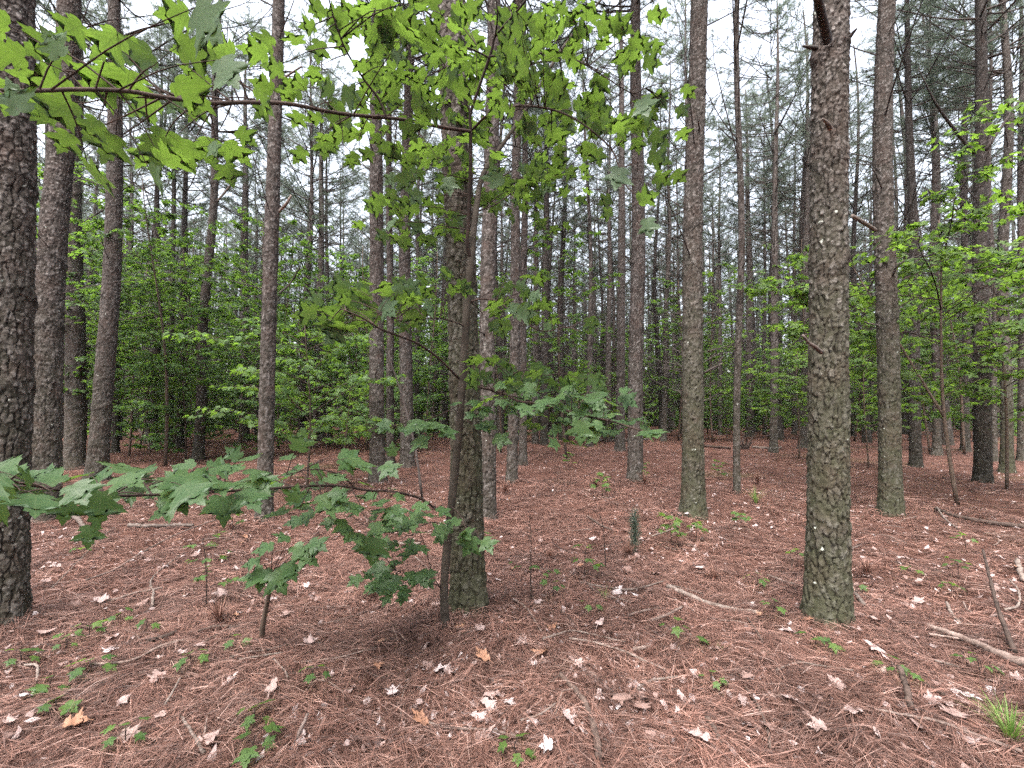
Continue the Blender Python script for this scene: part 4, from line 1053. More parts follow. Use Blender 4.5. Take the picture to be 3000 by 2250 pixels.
# ------------------------------------------------------------------ sticks on the ground
def stick(pix, r0, r1, mat, label, name='fallen_stick', cat='stick', group=None, lift=0.055, lich=False):
    pts = []
    for p in pix:
        g = G(p[0], p[1]); g[2] = float(ground(g[0], g[1])) + lift + (p[2] if len(p) > 2 else 0); pts.append(g)
    n = 6 + 5 * len(pts)
    line = smooth_line(pts, n); t = np.linspace(0, 1, n)
    line[:, :2] += rs.randn(n, 2) * r0 * 0.18; line[:, 2] += rs.randn(n) * r0 * 0.10
    o0 = line[0].copy()
    mb = MB(); mb.tube(line - o0, (r0 + (r1 - r0) * t) * (1 + 0.10 * np.sin(t * 40 + r0 * 900)), 8 if r0 > 0.008 else 6)
    return thing(name, label, cat, o0, 0, group, mb.mesh(name, mat))
S, SD, LP = M['stick'], M['stick_dark'], M['limb_pale']
stick([(1955, 1738), (2000, 1762), (2060, 1786), (2130, 1805), (2228, 1822)], 0.020, 0.013, LP, 'thick lichen crusted branch with a broken reddish end, before the mossy trunk', 'fallen_branch', 'branch')
stick([(2718, 1866), (2790, 1892), (2860, 1918), (2930, 1950), (3010, 1985)], 0.015, 0.026, S, 'thick fallen limb with white lichen near the edge of the view', 'fallen_branch', 'branch')
stick([(2722, 1884), (2800, 1900), (2850, 1912)], 0.007, 0.004, S, 'thin peeled stick lying along the lichen covered limb')
stick([(2890, 1778, 0.35), (2925, 1870, 0.16), (2975, 1945, 0.0)], 0.007, 0.014, SD, 'bare dark stem leaning up out of the lichen covered limb')
stick([(1590, 1905), (1640, 1890), (1680, 1882), (1740, 1890), (1830, 1912)], 0.008, 0.004, LP, 'pale crooked stick behind the long lichen flecked one')
stick([(1668, 1902), (1740, 1918), (1830, 1948), (1890, 1970), (1950, 1998)], 0.006, 0.008, LP, 'long lichen flecked stick slanting over the needles in the open')
stick([(1508, 1778), (1545, 1812), (1570, 1850), (1586, 1886)], 0.008, 0.005, S, 'curved stick pointing away from the foot of the furrowed pine')
stick([(1525, 2165), (1580, 2140), (1628, 2110)], 0.005, 0.004, LP, 'short grey twig with a lichen clump at its end')
stick([(1628, 2135), (1645, 2075), (1650, 2064), (1692, 2054)], 0.003, 0.003, LP, 'bent pale stalk crooked like an elbow')
stick([(1230, 2160), (1310, 2170), (1420, 2180), (1480, 2192), (1530, 2210)], 0.006, 0.005, S, 'long twig near the lower edge with a pale tip')
stick([(1640, 2010), (1690, 2070), (1722, 2130), (1745, 2200), (1755, 2260)], 0.012, 0.016, SD, 'dark half buried branch running toward the viewer')
stick([(1870, 2052), (1910, 2035), (1985, 2024)], 0.007, 0.006, LP, 'short silvery stick beside a pine cone')
stick([(2110, 1848), (2155, 1845), (2190, 1855)], 0.005, 0.004, S, 'little stick on the needles before the broken reddish branch')
stick([(2275, 1998), (2340, 1982), (2400, 1985), (2500, 1996)], 0.006, 0.004, LP, 'arched pale twig before the mossy trunk')
stick([(2190, 1840), (2215, 1875), (2237, 1910)], 0.007, 0.006, SD, 'short dark stick just before the mossy trunk')
stick([(2185, 2055), (2220, 2110), (2250, 2180), (2258, 2250)], 0.006, 0.006, SD, 'slim twig running toward the lower edge beyond the dark stump')
stick([(2072, 2150), (2090, 2180), (2112, 2212)], 0.012, 0.012, SD, 'short dark stub of wood with lichen, near the lower edge')
stick([(2640, 2055, 0.10), (2655, 2085, 0.06), (2672, 2122)], 0.012, 0.014, SD, 'charred black stub poking up beside pale leaves')
stick([(2560, 2120), (2680, 2150), (2760, 2170), (2880, 2205), (3000, 2250)], 0.005, 0.008, S, 'long thin stick running to the lower corner')
stick([(2490, 1750), (2512, 1772), (2532, 1798)], 0.016, 0.013, LP, 'short thick broken stick close beside the mossy trunk')
stick([(2500, 1752), (2540, 1770), (2580, 1788)], 0.005, 0.004, S, 'thin stick crossing the short thick one by the mossy trunk')
stick([(2250, 1708), (2290, 1722), (2345, 1742)], 0.010, 0.008, S, 'stick reaching toward the mossy trunk from the open ground')
stick([(1960, 1735), (2000, 1745), (2060, 1768)], 0.006, 0.004, LP, 'thin peeled twig above the lichen crusted branch')
stick([(2775, 1792), (2790, 1825), (2812, 1855)], 0.010, 0.010, LP, 'short pale stick standing out beyond the lichen covered limb')
stick([(2945, 1820), (2985, 1800), (2985, 1755), (2960, 1720)], 0.008, 0.005, LP, 'hooked pale root like stick at the edge of the view')
stick([(2980, 1665), (3000, 1720)], 0.018, 0.02, LP, 'weathered reddish chunk of wood at the edge of the view')
stick([(2740, 1502), (2800, 1525), (2900, 1545), (3000, 1560)], 0.02, 0.03, SD, 'dark log behind the forking sapling')
stick([(2745, 1500), (2770, 1535), (2805, 1563)], 0.012, 0.008, LP, 'leaning pale stick before the forking sapling')
stick([(375, 1552), (440, 1556), (500, 1556), (565, 1555)], 0.024, 0.018, LP, 'thick pale fallen pole behind the low maple branch', 'fallen_branch', 'branch')
stick([(215, 1525), (232, 1545), (245, 1560)], 0.03, 0.02, LP, 'broken pale chunk of wood behind the low maple leaves', 'fallen_branch', 'branch')
stick([(400, 1648), (480, 1600), (560, 1565), (640, 1535)], 0.009, 0.006, S, 'long straight stick slanting behind the leafy seedling')
stick([(250, 1720), (330, 1690), (400, 1648)], 0.007, 0.008, S, 'lower end of the straight slanting stick, half buried')
stick([(150, 1745), (230, 1660), (300, 1590), (335, 1560)], 0.004, 0.003, LP, 'hair thin pale stick slanting up from the trunk at the edge')
stick([(445, 1800), (448, 1760), (440, 1735), (460, 1700), (540, 1635)], 0.010, 0.004, LP, 'twisted pale root like stick')
stick([(275, 1798), (340, 1780), (400, 1760), (475, 1745)], 0.010, 0.007, S, 'weathered stick lying beside pale bark chips')
stick([(430, 1912), (470, 1898), (515, 1884)], 0.013, 0.011, SD, 'short dark stick with an end cut clean')
stick([(580, 1878), (630, 1868), (680, 1862)], 0.009, 0.008, SD, 'stick resting on a second one near the small stem')
stick([(600, 1910), (650, 1880), (705, 1858)], 0.008, 0.007, SD, 'slanting stick just under another near the small stem')
stick([(260, 1990), (380, 1965), (470, 1930), (540, 1905)], 0.006, 0.008, S, 'long half buried stick among low green leaves')
stick([(655, 1975), (720, 1950), (800, 1932), (880, 1908)], 0.005, 0.004, S, 'thin stick under the foot of the small stem')
stick([(700, 1965), (780, 1955), (830, 1945)], 0.006, 0.004, LP, 'grey twig crossing others under the foot of the small stem')
stick([(800, 1965), (830, 2000), (842, 2025)], 0.005, 0.004, LP, 'forked grey twig pointing to the lower edge')
stick([(530, 2145), (560, 2190), (595, 2255)], 0.006, 0.007, LP, 'pale twig running down to the lower edge')
stick([(595, 2215), (605, 2150)], 0.005, 0.003, S, 'short upright twig beside the pale one at the lower edge')
stick([(95, 2130), (180, 2075), (260, 2020)], 0.006, 0.004, S, 'long slanting stalk among low leaves at the lower corner')
stick([(70, 1995), (105, 2005, 0.03), (105, 2040)], 0.006, 0.006, LP, 'short crooked pale stick among low leaves')
stick([(865, 2216), (900, 2180, 0.05)], 0.008, 0.006, S, 'grey stub standing up out of pale leaves')
stick([(480, 2105), (525, 2062, 0.06)], 0.006, 0.004, LP, 'lichen tipped twig standing over two pale leaves')
stick([(1160, 1610), (1230, 1610)], 0.015, 0.012, LP, 'short thick pale stick behind the hanging maple leaves')
stick([(1215, 1650), (1255, 1690)], 0.006, 0.004, LP, 'thin white twig beside the maple stem')
stick([(1700, 1730), (1780, 1745), (1860, 1748), (1950, 1725)], 0.007, 0.006, LP, 'long whitish stick bowed along the ground')
stick([(1710, 1725), (1760, 1765), (1850, 1785)], 0.005, 0.004, S, 'thin branch crossing the whitish bowed stick')
stick([(1720, 1525), (1760, 1555), (1793, 1568)], 0.012, 0.012, SD, 'short dark stick in the open behind the cedar seedling')
stick([(1910, 1590), (1985, 1560)], 0.007, 0.006, LP, 'pale stick leaning under the bright seedling')
stick([(1910, 1850), (1960, 1825), (2000, 1800)], 0.010, 0.008, S, 'thick stick lying beside mossy twigs in the open')
stick([(1840, 1828), (1890, 1820), (1935, 1810)], 0.008, 0.006, S, 'mossy twig with a pale green end')
stick([(1640, 1820), (1690, 1860)], 0.007, 0.005, SD, 'dark twig between curved and whitish sticks')
stick([(1060, 1720), (1020, 1700)], 0.005, 0.004, LP, 'small pale twig behind the low leaf shoot')
stick([(1855, 1938), (1905, 1934)], 0.011, 0.010, S, 'stubby piece of wood by the lichen flecked stick')
stick([(2740, 1972), (2810, 1992)], 0.006, 0.004, LP, 'short straight pale twig beyond the pale leaves')
stick([(2700, 2035), (2770, 2075)], 0.010, 0.010, SD, 'dark wood strip beside a heap of pale leaves')
stick([(1995, 1308), (2060, 1312), (2140, 1318)], 0.05, 0.04, SD, 'dark fallen log far behind the flared green base', 'fallen_log', 'log')
stick([(2205, 1314), (2260, 1318), (2290, 1316)], 0.045, 0.04, LP, 'pale fallen log by the ringed slim pine', 'fallen_log', 'log')
stick([(1740, 1290), (1800, 1293), (1900, 1290)], 0.05, 0.04, LP, 'grey fallen log behind the tip of the low maple branch', 'fallen_log', 'log')
stick([(352, 1252, 0.9), (400, 1285, 0.45), (445, 1314)], 0.05, 0.06, SD, 'dark broken limb leaning down in the shady bank', 'fallen_branch', 'branch')
for k in range(190):
    y = 2.2 + 7.5 * rs.rand(); x = rs.uniform(-1.1, 1.1) * y; a = rs.rand() * 6.28; L = rs.uniform(0.10, 0.45)
    q = np.array([[x, y], [x + math.cos(a) * L * .5, y + math.sin(a) * L * .5], [x + math.cos(a + .15) * L, y + math.sin(a + .15) * L]])
    z = ground(q[:, 0], q[:, 1]) + 0.048
    pts = smooth_line(np.column_stack([q, z]), 7); pts += rs.randn(7, 3) * 0.003
    mb = MB(); mb.tube(pts - pts[0], np.linspace(0.0042, 0.0024, 7) * rs.uniform(0.7, 1.6), 5)
    dk = k % 2 == 0
    thing('twig', 'small dark twig dropped on the brown needles' if dk else 'small pale twig dropped on the brown needles', 'twig', pts[0], 0, 'small dark twigs on the floor' if dk else 'small pale twigs on the floor', mb.mesh('twig', SD if dk else S))

# ------------------------------------------------------------------ pine cones
def cone_mesh():
    mb = MB(); t = np.linspace(0, 1, 9)
    mb.tube(np.stack([t * 0.075, 0 * t, 0 * t], -1), 0.018 * np.sin(t * PI * 0.9 + 0.25) + 0.001, 9)
    for k in range(70):
        f = k / 70; a = k * 2.4; x = 0.004 + f * 0.068; r = 0.017 * math.sin(f * PI * 0.9 + 0.25)
        o = np.array([x, r * math.cos(a), r * math.sin(a)]); out = np.array([0.35, math.cos(a), math.sin(a)]); out /= np.linalg.norm(out)
        sd = np.array([0, -math.sin(a), math.cos(a)])
        mb.add([o - sd * .004, o + sd * .004, o + out * .012 + sd * .005, o + out * .012 - sd * .005, o + out * .006 + np.array([.004, 0, 0])], [[0, 1, 2, 3]], [[0, 1, 4], [3, 2, 4]])
    return mb.mesh('pine_cone', M['cone'])
CONE = cone_mesh()
for (px, py, rz, lb) in [(1790, 2068, -0.9, 'dark open pine cone beside the silvery stick'), (1583, 2185, 1.3, 'greyish pine cone sunk in needles by the lower edge'), (1530, 2220, 0.4, 'shaggy dark pine cone at the lower edge by the twig'), (2265, 1945, 2.0, 'dark pine cone before the mossy trunk')]:
    g = G(px, py); thing('pine_cone', lb, 'pine cone', (g[0], g[1], g[2] + 0.03), rz, 'pine cones on the floor', CONE)

# ------------------------------------------------------------------ seedlings
def seedling_mesh(seed, h, nl, size, leafmat, lean=0.1, bare=False, tpl=None):
    rs = RS(seed); mt = MB(); ml = MB()
    t = np.linspace(0, 1, 8); az = rs.rand() * 6.28
    st = np.stack([math.cos(az) * lean * h * t * t, math.sin(az) * lean * h * t * t, h * t], -1) + rs.randn(8, 3) * 0.01 * h * t[:, None]
    mt.tube(st, 0.0022 + 0.006 * h * (1 - 0.8 * t), 5)
    pos, tip, nrm = [], [], []
    for k in range(nl):
        f = (0.25 if h > 0.25 else 0.55) + (0.75 if h > 0.25 else 0.45) * (k + 1) / nl; f = min(f, 1.0)
        i = min(int(f * 7), 6); p = st[i] + (st[i + 1] - st[i]) * (f * 7 - i)
        a = k * 2.4 + rs.uniform(-.3, .3); L = (0.04 + 0.28 * h * rs.uniform(0.5, 1.1)) * (1.15 - 0.5 * f)
        e = p + np.array([math.cos(a), math.sin(a), rs.uniform(0.1, 0.5)]) * L
        mt.tube([p, (p + e) / 2 + [0, 0, 0.005], e], [0.0018, 0.0014, 0.001], 4, cap=False)
        if bare and f > 0.5:
            for q in range(3):
                mt.tube([p + (e - p) * .5, e + rs.randn(3) * 0.06 + [0, 0, .05]], [0.0014, 0.0008], 3, cap=False)
            continue
        for q in range(1 if h < 0.2 else 3):
            aa = a + (0, 0.9, -0.9)[q]; o = p + (e - p) * (1, .75, .6)[q]
            pos.append(o); tip.append([math.cos(aa), math.sin(aa), -rs.uniform(0, .5)]); nrm.append([rs.randn() * .25, rs.randn() * .25, 1])
    if pos: add_leaves(ml, np.array(pos), np.array(tip), np.array(nrm), size * rs.uniform(.7, 1.2, len(pos)), rs, tpl or LEAF_HI)
    return mt.mesh('seedling_stem', M['twig']), (ml.mesh('seedling_leaves', M[leafmat]) if pos else None)
def seedling(px, py, seed, h, nl, size, mat, label, bare=False, lean=0.1):
    g = G(px, py); a, b = seedling_mesh(seed, h, nl, size, mat, lean, bare)
    r = thing('seedling', label, 'seedling', (g[0], g[1], float(ground(g[0], g[1]))))
    link('stem', a, r)
    if b: link('foliage', b, r)
    return r
SE = [
 (605, 1792, .50, 9, .05, 'leaf_mid', 'knee high leafy seedling with a reddish stem beside the twisted root'),
 (1556, 1778, .62, 11, .045, 'leaf_mid', 'leafy seedling with bare twigs on top, just past the furrowed pine foot', True),
 (1712, 1712, .30, 5, .05, 'leaf_mid', 'thin seedling beyond the bare topped one'), (1775, 1680, .5, 0, .04, 'leaf_mid', 'bare whip stem beside a thin seedling'),
 (1970, 1612, .34, 8, .07, 'leaf_yel', 'bright leafy seedling beyond the cedar seedling'), (1877, 1408, .35, 7, .07, 'leaf_mid', 'green seedling at the foot of the straight stout pine'),
 (2104, 1408, .35, 7, .08, 'leaf_mid', 'green seedling beside the pole with the rust red foot'), (1764, 1462, .4, 8, .08, 'leaf_yel', 'yellowish seedling by a dark needle tuft in the open'),
 (1665, 1375, .35, 7, .08, 'leaf_mid', 'pale seedling in the open before the slim dark pine'), (1730, 1820, .10, 3, .05, 'leaf_mid', 'tiny seedling by the whitish bowed stick'),
 (1620, 1770, .14, 5, .05, 'leaf_mid', 'trailing low seedling beside the leafy one past the furrowed pine'), (2172, 1562, .20, 5, .06, 'leaf_mid', 'small bluish seedling standing alone past the flared green base'),
 (2040, 1595, .22, 5, .06, 'leaf_yel', 'yellow green seedling before the flared green base'), (2270, 1822, .12, 5, .05, 'leaf_mid', 'low leafy sprig at the end of the broken reddish branch'),
 (2220, 1735, .12, 4, .06, 'leaf_yel', 'low bright sprig in the open near the mossy trunk'), (2335, 1660, .14, 5, .05, 'leaf_yel', 'low sprig close behind the mossy trunk'),
 (2506, 1748, .08, 3, .06, 'leaf_yel', 'little bright sprig beside the mossy trunk and thick broken stick'), (2393, 1915, .10, 3, .055, 'leaf_mid', 'low sprig before the mossy trunk'),
 (2430, 1940, .10, 3, .055, 'leaf_yel', 'low bright sprig before the mossy trunk'), (2620, 2005, .10, 4, .055, 'leaf_yel', 'low sprig with a yellowed leaf by pale leaves'),
 (2655, 2040, .10, 3, .06, 'leaf_mid', 'low green sprig beside the charred stub'), (2085, 2035, .08, 4, .04, 'leaf_mid', 'tiny dark sprig beyond the arched twig'),
 (2018, 1915, .10, 2, .07, 'leaf_yel', 'single bright leaf sprig at the end of the thin lichen flecked stick'), (1975, 1910, .16, 4, .05, 'leaf_yel', 'upright bright sprig beyond the lichen flecked stick'),
 (2669, 1698, .08, 5, .05, 'leaf_yel', 'flat bright sprig past the mossy trunk'), (2832, 1625, .16, 5, .06, 'leaf_yel', 'bright seedling before the forking sapling'),
 (2810, 1705, .16, 8, .045, 'leaf_dark', 'dark low huckleberry like plant past the mossy trunk'), (2790, 1760, .10, 5, .05, 'leaf_mid', 'low sprig by the short pale stick'),
 (2875, 2020, .12, 5, .05, 'leaf_mid', 'low sprig near the lichen covered limb'), (1505, 2262, .09, 5, .05, 'leaf_yel', 'bright yellow green sprig at the lower edge'),
 (745, 2155, .10, 5, .05, 'leaf_yel', 'bright low sprig near the lower edge, before the small stem'), (735, 2240, .10, 4, .07, 'leaf_mid', 'broad leaved low sprig at the lower edge'),
 (365, 2215, .10, 5, .05, 'leaf_mid', 'low sprig over pale leaves at the lower edge'), (915, 2040, .12, 5, .045, 'leaf_mid', 'dark low sprig beside a large pale leaf'),
 (425, 1872, .10, 3, .05, 'leaf_mid', 'low plant with one dark broad leaf'), (345, 1850, .10, 4, .05, 'leaf_mid', 'low spreading plant, nearest to the weathered stick'),
 (260, 1890, .12, 6, .048, 'leaf_yel', 'low spreading bright plant among needles by the trunk at the edge'), (190, 1925, .10, 5, .046, 'leaf_mid', 'low spreading plant beside a pale curled leaf'),
 (60, 1975, .10, 5, .058, 'leaf_mid', 'low round leaved plant at the edge of the view'), (560, 1975, .10, 4, .06, 'leaf_mid', 'low sprig beside the long half buried stick'),
 (270, 2005, .12, 5, .07, 'leaf_mid', 'low sprig touching the long half buried stick'), (150, 2045, .08, 3, .07, 'leaf_mid', 'low sprig beside the crooked pale stick'),
 (160, 2125, .08, 3, .06, 'leaf_mid', 'low sprig at the lower corner by the slanting stalk'), (690, 1910, .08, 3, .055, 'leaf_mid', 'tiny sprig under the slanting stick near the small stem'),
 (1320, 1640, .15, 4, .06, 'leaf_mid', 'small sprig half hidden behind the maple stem'), (1420, 1610, .14, 5, .07, 'leaf_yel', 'small sprig at the foot of the lichen spotted pine'),
 (680, 1560, .30, 8, .06, 'leaf_mid', 'leafy seedling behind the hanging leaves of the small stem'), (540, 1760, .02, 2, .05, 'leaf_yel', 'two leaf sprout beside the twisted root'),
 (240, 1640, .12, 4, .06, 'leaf_yel', 'small sprig behind the low maple leaf tip'),
]
for k, sp in enumerate(SE):
    seedling(sp[0], sp[1], 3000 + k, sp[2], sp[3], sp[4], sp[5], sp[6], len(sp) > 7)

# small stem with a few big hanging leaves
SB = G(770, 1888)
r = thing('maple_seedling', 'small bent maple stem topped by big hanging leaves in the open', 'seedling', SB)
o3 = np.array(r.location)
mb = MB(); dpt = 2.68
stem = smooth_line([SB - [0, 0, .03], P(768, 1850, dpt), P(776, 1800, dpt - .02), P(788, 1740, dpt - .06), P(796, 1705, dpt - .1), P(793, 1692, dpt - .14)], 18)
mb.tube(stem - o3, np.linspace(0.017, 0.009, 18), 8); link('stem', mb.mesh('stem', M['maple_bark']), r)
lm = MB(); tb = MB(); top = stem[-1]
Lv = [(790, 1690, 690, 1690, .3), (800, 1675, 838, 1735, .75), (880, 1620, 930, 1650, .6), (860, 1600, 905, 1640, .5), (760, 1640, 705, 1655, .3), (800, 1600, 735, 1615, .3), (850, 1580, 800, 1560, .2), (905, 1590, 955, 1605, .5), (840, 1650, 870, 1700, .5), (770, 1670, 760, 1735, .5)]
for (x0, y0, x1, y1, face) in Lv:
    a = P(x0, y0, dpt - .2); e = P(x1, y1, dpt - .24)
    tb.tube(smooth_line([top, (top + a) / 2 + [0, 0, .02], a], 6) - o3, np.linspace(.003, .001, 6), 5)
    add_leaves(lm, np.array([a - o3]), np.array([e - a]), np.array([unit(CAM - a) * face + np.array([0, 0, 1 - face])]), np.array([np.clip(np.linalg.norm(e - a), .09, .16)]), rs, LEAF_HI)
bo = link('branch', tb.mesh('branch', M['twig']), r); link('foliage', lm.mesh('foliage', M['leaf']), bo)

# cedar seedling
g = G(1860, 1632); r = thing('cedar_seedling', 'small upright cedar seedling with dense dull green needles', 'seedling', g)
mt = MB(); mt.tube([[0, 0, -.02], [0.01, 0, .2], [0, 0, .44]], [.008, .006, .002], 6); link('stem', mt.mesh('stem', M['limb']), r)
mn = MB(); r2 = RS(8); nn_ = 170; zz = 0.10 + 0.34 * r2.rand(nn_); aa = r2.rand(nn_) * 6.28; rr_ = 0.055 * (1.1 - (zz - .1) / .4) * r2.rand(nn_)
tufts(mn, np.stack([rr_ * np.cos(aa), rr_ * np.sin(aa), zz], -1), np.stack([np.cos(aa), np.sin(aa), 1.3 + 0 * aa], -1), np.full(nn_, .05), r2, 12, .003, 0)
link('foliage', mn.mesh('foliage', M['needle']), r)
# bright grassy pine seedling in the lower corner and a few grass tufts
def tuft_plant(px, py, h, n_, mat, label, seed, w=.003):
    g = G(px, py); r2 = RS(seed); mb = MB()
    az = r2.rand(n_) * 6.28; out = r2.uniform(.1, .9, n_); L = h * r2.uniform(.6, 1.1, n_)
    t = np.linspace(0, 1, 4)
    for k in range(n_):
        d = np.array([math.cos(az[k]), math.sin(az[k]), 0]); sd = np.array([-d[1], d[0], 0]) * w / 2
        c = d * (out[k] * L[k] * t ** 1.6)[:, None] + np.array([0, 0, 1]) * (L[k] * (t - .35 * out[k] * t * t))[:, None]
        ww = np.array([1, 1, .8, .1])[:, None]
        mb.add(np.vstack([c - sd * ww, c + sd * ww]), [[0, 1, 5, 4], [1, 2, 6, 5], [2, 3, 7, 6]])
    return thing('grass_tuft', label, 'grass', (g[0], g[1], float(ground(g[0], g[1]))), 0, None, mb.mesh('grass_tuft', mat))
tuft_plant(2965, 2205, .20, 90, M['grass'], 'bright green needle tuft of a young pine at the lower corner', 1, .003)
tuft_plant(2930, 2140, .15, 50, M['grass'], 'second bright tuft just behind the one at the lower corner', 2, .003)
tuft_plant(1775, 1775, .14, 30, M['grass'], 'thin grass tuft by the whitish bowed stick', 3, .002)
tuft_plant(2105, 1930, .09, 25, M['grass'], 'small pale grass tuft near a heap of pale leaves', 4, .002)
tuft_plant(2215, 1480, .3, 40, M['grass'], 'sparse grass tuft behind the pole with the rust red foot', 5, .004)
for k, (px, py, h) in enumerate([(1890, 1425, .32), (1745, 1430, .28), (1840, 1640, .18), (1090, 1770, .2), (640, 1850, .22), (2090, 1715, .18), (1610, 1650, .16), (2220, 1420, .3), (1480, 1450, .3), (2540, 1700, .2)]):
    lbs = ['brown needle tuft at the foot of the straight stout pine', 'brown needle tuft beside a yellowish seedling in the open', 'brown needle tuft at the foot of the cedar seedling', 'brown needle mound below the low leaf shoot',
           'brown needle tuft round the foot of the knee high seedling', 'brown needle tuft with twigs before the flared green base', 'brown needle tuft in the open past the lichen spotted pine', 'brown needle tuft behind the rust red pole foot', 'brown needle tuft beside the middling pine', 'brown needle tuft beyond the mossy trunk']
    o = tuft_plant(px, py, h, 110, M['tuft'], lbs[k], 50 + k, .004); o.name = 'needle_tuft'; o['category'] = 'needle tuft'

# broken red snag in the shade and a root mound
g = G(1066, 1290)
mb = MB(); t = np.linspace(0, 1, 9)
mb.tube(np.stack([0.12 * t, 0 * t, 1.35 * t - .1], -1), .16 * (1 - .35 * t) * (1 + .12 * np.sin(t * 20)), 10)
for k in range(6):
    a = k * 1.05; mb.tube([[.12 + .06 * math.cos(a), .06 * math.sin(a), 1.15], [.13 + .09 * math.cos(a), .09 * math.sin(a), 1.45 + .12 * (k % 3)]], [.05, .01], 5)
thing('broken_snag', 'reddish rotten broken stump in shade behind the stout ridged pine', 'stump', g, 0, None, mb.mesh('broken_snag', M['red_wood']))
g = G(2183, 1318)
mb = MB(); r2 = RS(3)
for k in range(16):
    a = r2.rand() * 6.28; e = np.array([math.cos(a) * .35, math.sin(a) * .3, .15 + .5 * r2.rand()])
    mb.tube(smooth_line([[0, 0, -.05], e * .5 + r2.randn(3) * .08, e], 6), np.linspace(.05, .012, 6), 5)
thing('root_clump', 'upturned clump of dark roots behind the rust red pole foot', 'roots', g, 0, None, mb.mesh('root_clump', M['stick_dark']))
mb = MB(); 
stem_pts = D([(1237, 1462, 6.2), (1217, 1315, 6.15), (1181, 1170, 6.1), (1140, 1050, 6.0), (1117, 1003, 5.9)])
g = stem_pts[0]
mb.tube(smooth_line(stem_pts, 14) - g, np.linspace(.022, .006, 14), 6)
thing('bare_sapling', 'bare curved whip of a dead sapling before the pinkish flaky pine', 'sapling', g, 0, None, mb.mesh('bare_sapling', M['limb']))

# ------------------------------------------------------------------ far wood that closes the view, and unseen shade pines
rs = RS(63); mb = MB(); pos = []; fw = []; lp = []
for k in range(620):
    a = rs.uniform(-1.15, 1.15); r = rs.uniform(42, 88); x = r * math.sin(a); y = r * math.cos(a); H = rs.uniform(15, 19)
    mb.tube([[x, y, -.3], [x + rs.randn() * .1, y, H * .5], [x + rs.randn() * .3, y, H]], [.16, .12, .03], 6, 0, cap=False)
    n_ = 50; z = H - 9.0 * rs.rand(n_) ** .9; rr_ = 2.2 * (1 - (z - (H - 8.5)) / 10) * np.sqrt(rs.rand(n_)); aa = rs.rand(n_) * 6.28
    pos.append(np.stack([x + rr_ * np.cos(aa), y + rr_ * np.sin(aa), z], -1)); fw.append(np.stack([np.cos(aa), np.sin(aa), .8 + 0 * aa], -1))
    n_ = 120; z = 9.0 * rs.rand(n_) ** 1.3; q = rs.randn(n_, 2) * 2.6
    lp.append(np.stack([x + q[:, 0], y + q[:, 1] - 4, z], -1))
# the stand goes on unseen round the viewer: canopy added to cut front light
for k in range(120):
    a = rs.uniform(1.2, 2 * PI - 1.2); r = 4.5 + 26 * rs.rand() ** .7; x = r * math.sin(a); y = r * math.cos(a); H = rs.uniform(15, 19)
    mb.tube([[x, y, -.3], [x + rs.randn() * .1, y, H * .5], [x + rs.randn() * .3, y, H]], [.15, .11, .03], 8, 0, cap=False)
    n_ = 130; z = H - 8.5 * rs.rand(n_) ** .9; rr_ = 2.3 * (1 - (z - (H - 8.5)) / 10) * np.sqrt(rs.rand(n_)); aa = rs.rand(n_) * 6.28
    pos.append(np.stack([x + rr_ * np.cos(aa), y + rr_ * np.sin(aa), z], -1)); fw.append(np.stack([np.cos(aa), np.sin(aa), .8 + 0 * aa], -1))
pos = np.concatenate(pos); fw = np.concatenate(fw); tufts(mb, pos, fw, np.full(len(pos), .5), rs, 8, .05, 1)
lp = np.concatenate(lp); n_ = len(lp)
a_ = rs.rand(n_) * 6.28
add_leaves(mb, lp, np.stack([np.cos(a_), np.sin(a_), -.3 + 0 * a_], -1), np.stack([rs.randn(n_) * .5, rs.randn(n_) * .5, np.ones(n_)], -1), rs.uniform(.3, .5, n_), rs, LEAF_LO, 2)
fo = link('far_wood_and_shade_pines', mb.mesh('far_wood_and_shade_pines', [M['bark_far'] if 'bark_far' in M else M['limb'], M['needle'], M['leaf_mid']])); fo['kind'] = 'stuff'; fo['label'] = 'far off pine wood behind the stand, with unseen shade pines added round the viewer'

# ------------------------------------------------------------------ light
w = bpy.data.worlds.new('World'); sc.world = w; w.use_nodes = True
nt = w.node_tree; nt.nodes.clear()
out = nt.nodes.new('ShaderNodeOutputWorld'); bg = nt.nodes.new('ShaderNodeBackground')
sky = nt.nodes.new('ShaderNodeTexSky'); sky.sky_type = 'NISHITA'; sky.sun_disc = False
EL, ROT = math.radians(62), math.radians(200)
sky.sun_elevation = EL; sky.sun_rotation = ROT; sky.air_density = 1.0; sky.dust_density = 6.0; sky.ozone_density = 1.0
hs = nt.nodes.new('ShaderNodeHueSaturation'); hs.inputs['Saturation'].default_value = 0.40
nt.links.new(sky.outputs[0], hs.inputs['Color']); nt.links.new(hs.outputs[0], bg.inputs['Color'])
bg.inputs['Strength'].default_value = SKY
nt.links.new(bg.outputs[0], out.inputs['Surface'])
sd = bpy.data.lights.new('sun', 'SUN'); sd.energy = SUN; sd.angle = math.radians(25); sd.color = (1.0, 0.96, 0.90)
so = bpy.data.objects.new('sun', sd); COL.objects.link(so)
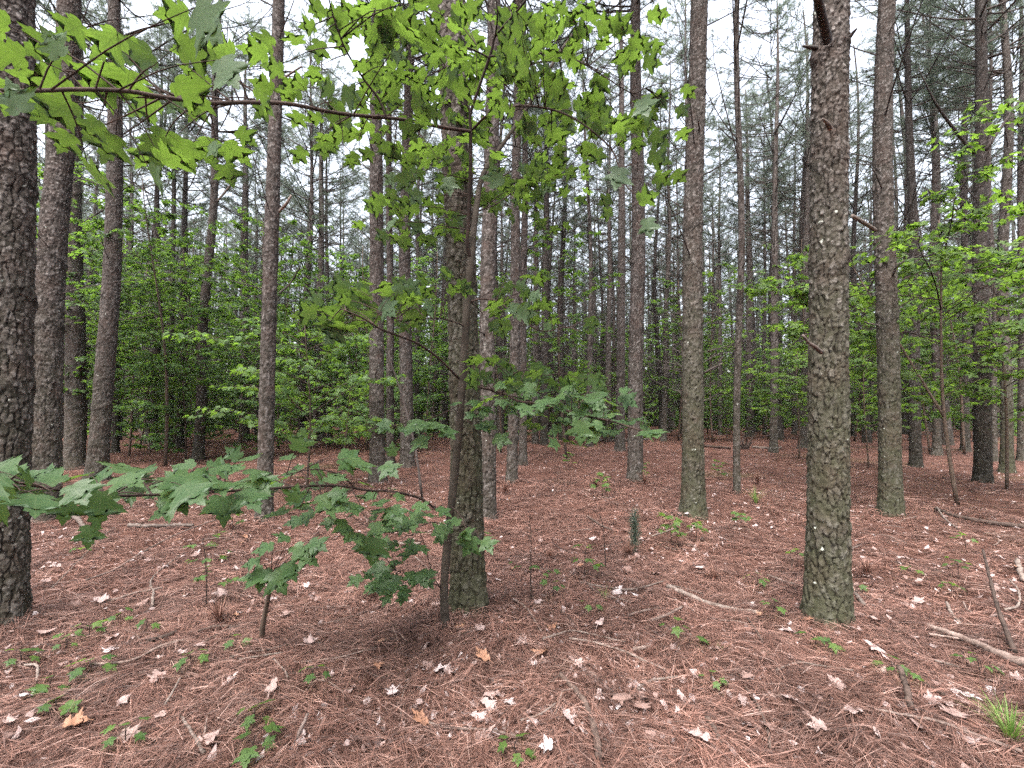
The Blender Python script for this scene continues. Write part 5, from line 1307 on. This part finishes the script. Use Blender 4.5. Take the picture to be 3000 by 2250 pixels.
# sun direction matching the sky: rotation measured from +Y, clockwise seen from above
dv = Vector((math.sin(ROT) * math.cos(EL), math.cos(ROT) * math.cos(EL), math.sin(EL)))
so.rotation_euler = dv.to_track_quat('Z', 'Y').to_euler(); so.location = (0, 0, 30)

# ------------------------------------------------------------------ camera and output
cd = bpy.data.cameras.new('camera'); cd.sensor_width = 36; cd.sensor_fit = 'HORIZONTAL'; cd.lens = 36 * F / 3000; cd.clip_start = 0.05; cd.clip_end = 2000
co = bpy.data.objects.new('camera', cd); COL.objects.link(co); co.location = CAM; co.rotation_euler = (PI / 2 + PITCH, 0, 0)
sc.camera = co
sc.render.engine = 'CYCLES'
sc.view_settings.view_transform = 'Standard'; sc.view_settings.look = 'None'; sc.view_settings.gamma = 1.0; sc.view_settings.use_curve_mapping = False
sc.view_settings.exposure = EXPO
cy = sc.cycles
cy.max_bounces = 7; cy.diffuse_bounces = 4; cy.glossy_bounces = 2; cy.transmission_bounces = 5; cy.transparent_max_bounces = 6
cy.caustics_reflective = False; cy.caustics_refractive = False; cy.sample_clamp_indirect = 4
cy.use_denoising = False; sc.render.filter_size = 1.15; cy.adaptive_threshold = 0.008

# ------------------------------------------------------------------ the air in the wood
def haze(density):
    m = bpy.data.materials.new('haze'); m.use_nodes = True; t = m.node_tree; t.nodes.clear()
    o = t.nodes.new('ShaderNodeOutputMaterial'); v = t.nodes.new('ShaderNodeVolumePrincipled')
    v.inputs['Density'].default_value = density; v.inputs['Color'].default_value = (0.93, 0.95, 1.0, 1); v.inputs['Anisotropy'].default_value = 0.0
    t.links.new(v.outputs[0], o.inputs['Volume'])
    mb = MB(); x0, x1, y0, y1, z0, z1 = -430, 430, -310, 530, -1.6, 21.5
    mb.add([(x0, y0, z0), (x1, y0, z0), (x1, y1, z0), (x0, y1, z0), (x0, y0, z1), (x1, y0, z1), (x1, y1, z1), (x0, y1, z1)],
           [(3, 2, 1, 0), (4, 5, 6, 7), (0, 1, 5, 4), (1, 2, 6, 5), (2, 3, 7, 6), (3, 0, 4, 7)])
    h = link('haze', mb.mesh('haze', m)); h['kind'] = 'stuff'; h['label'] = 'faint pale air between the far trunks'
if HAZE: haze(HAZE)
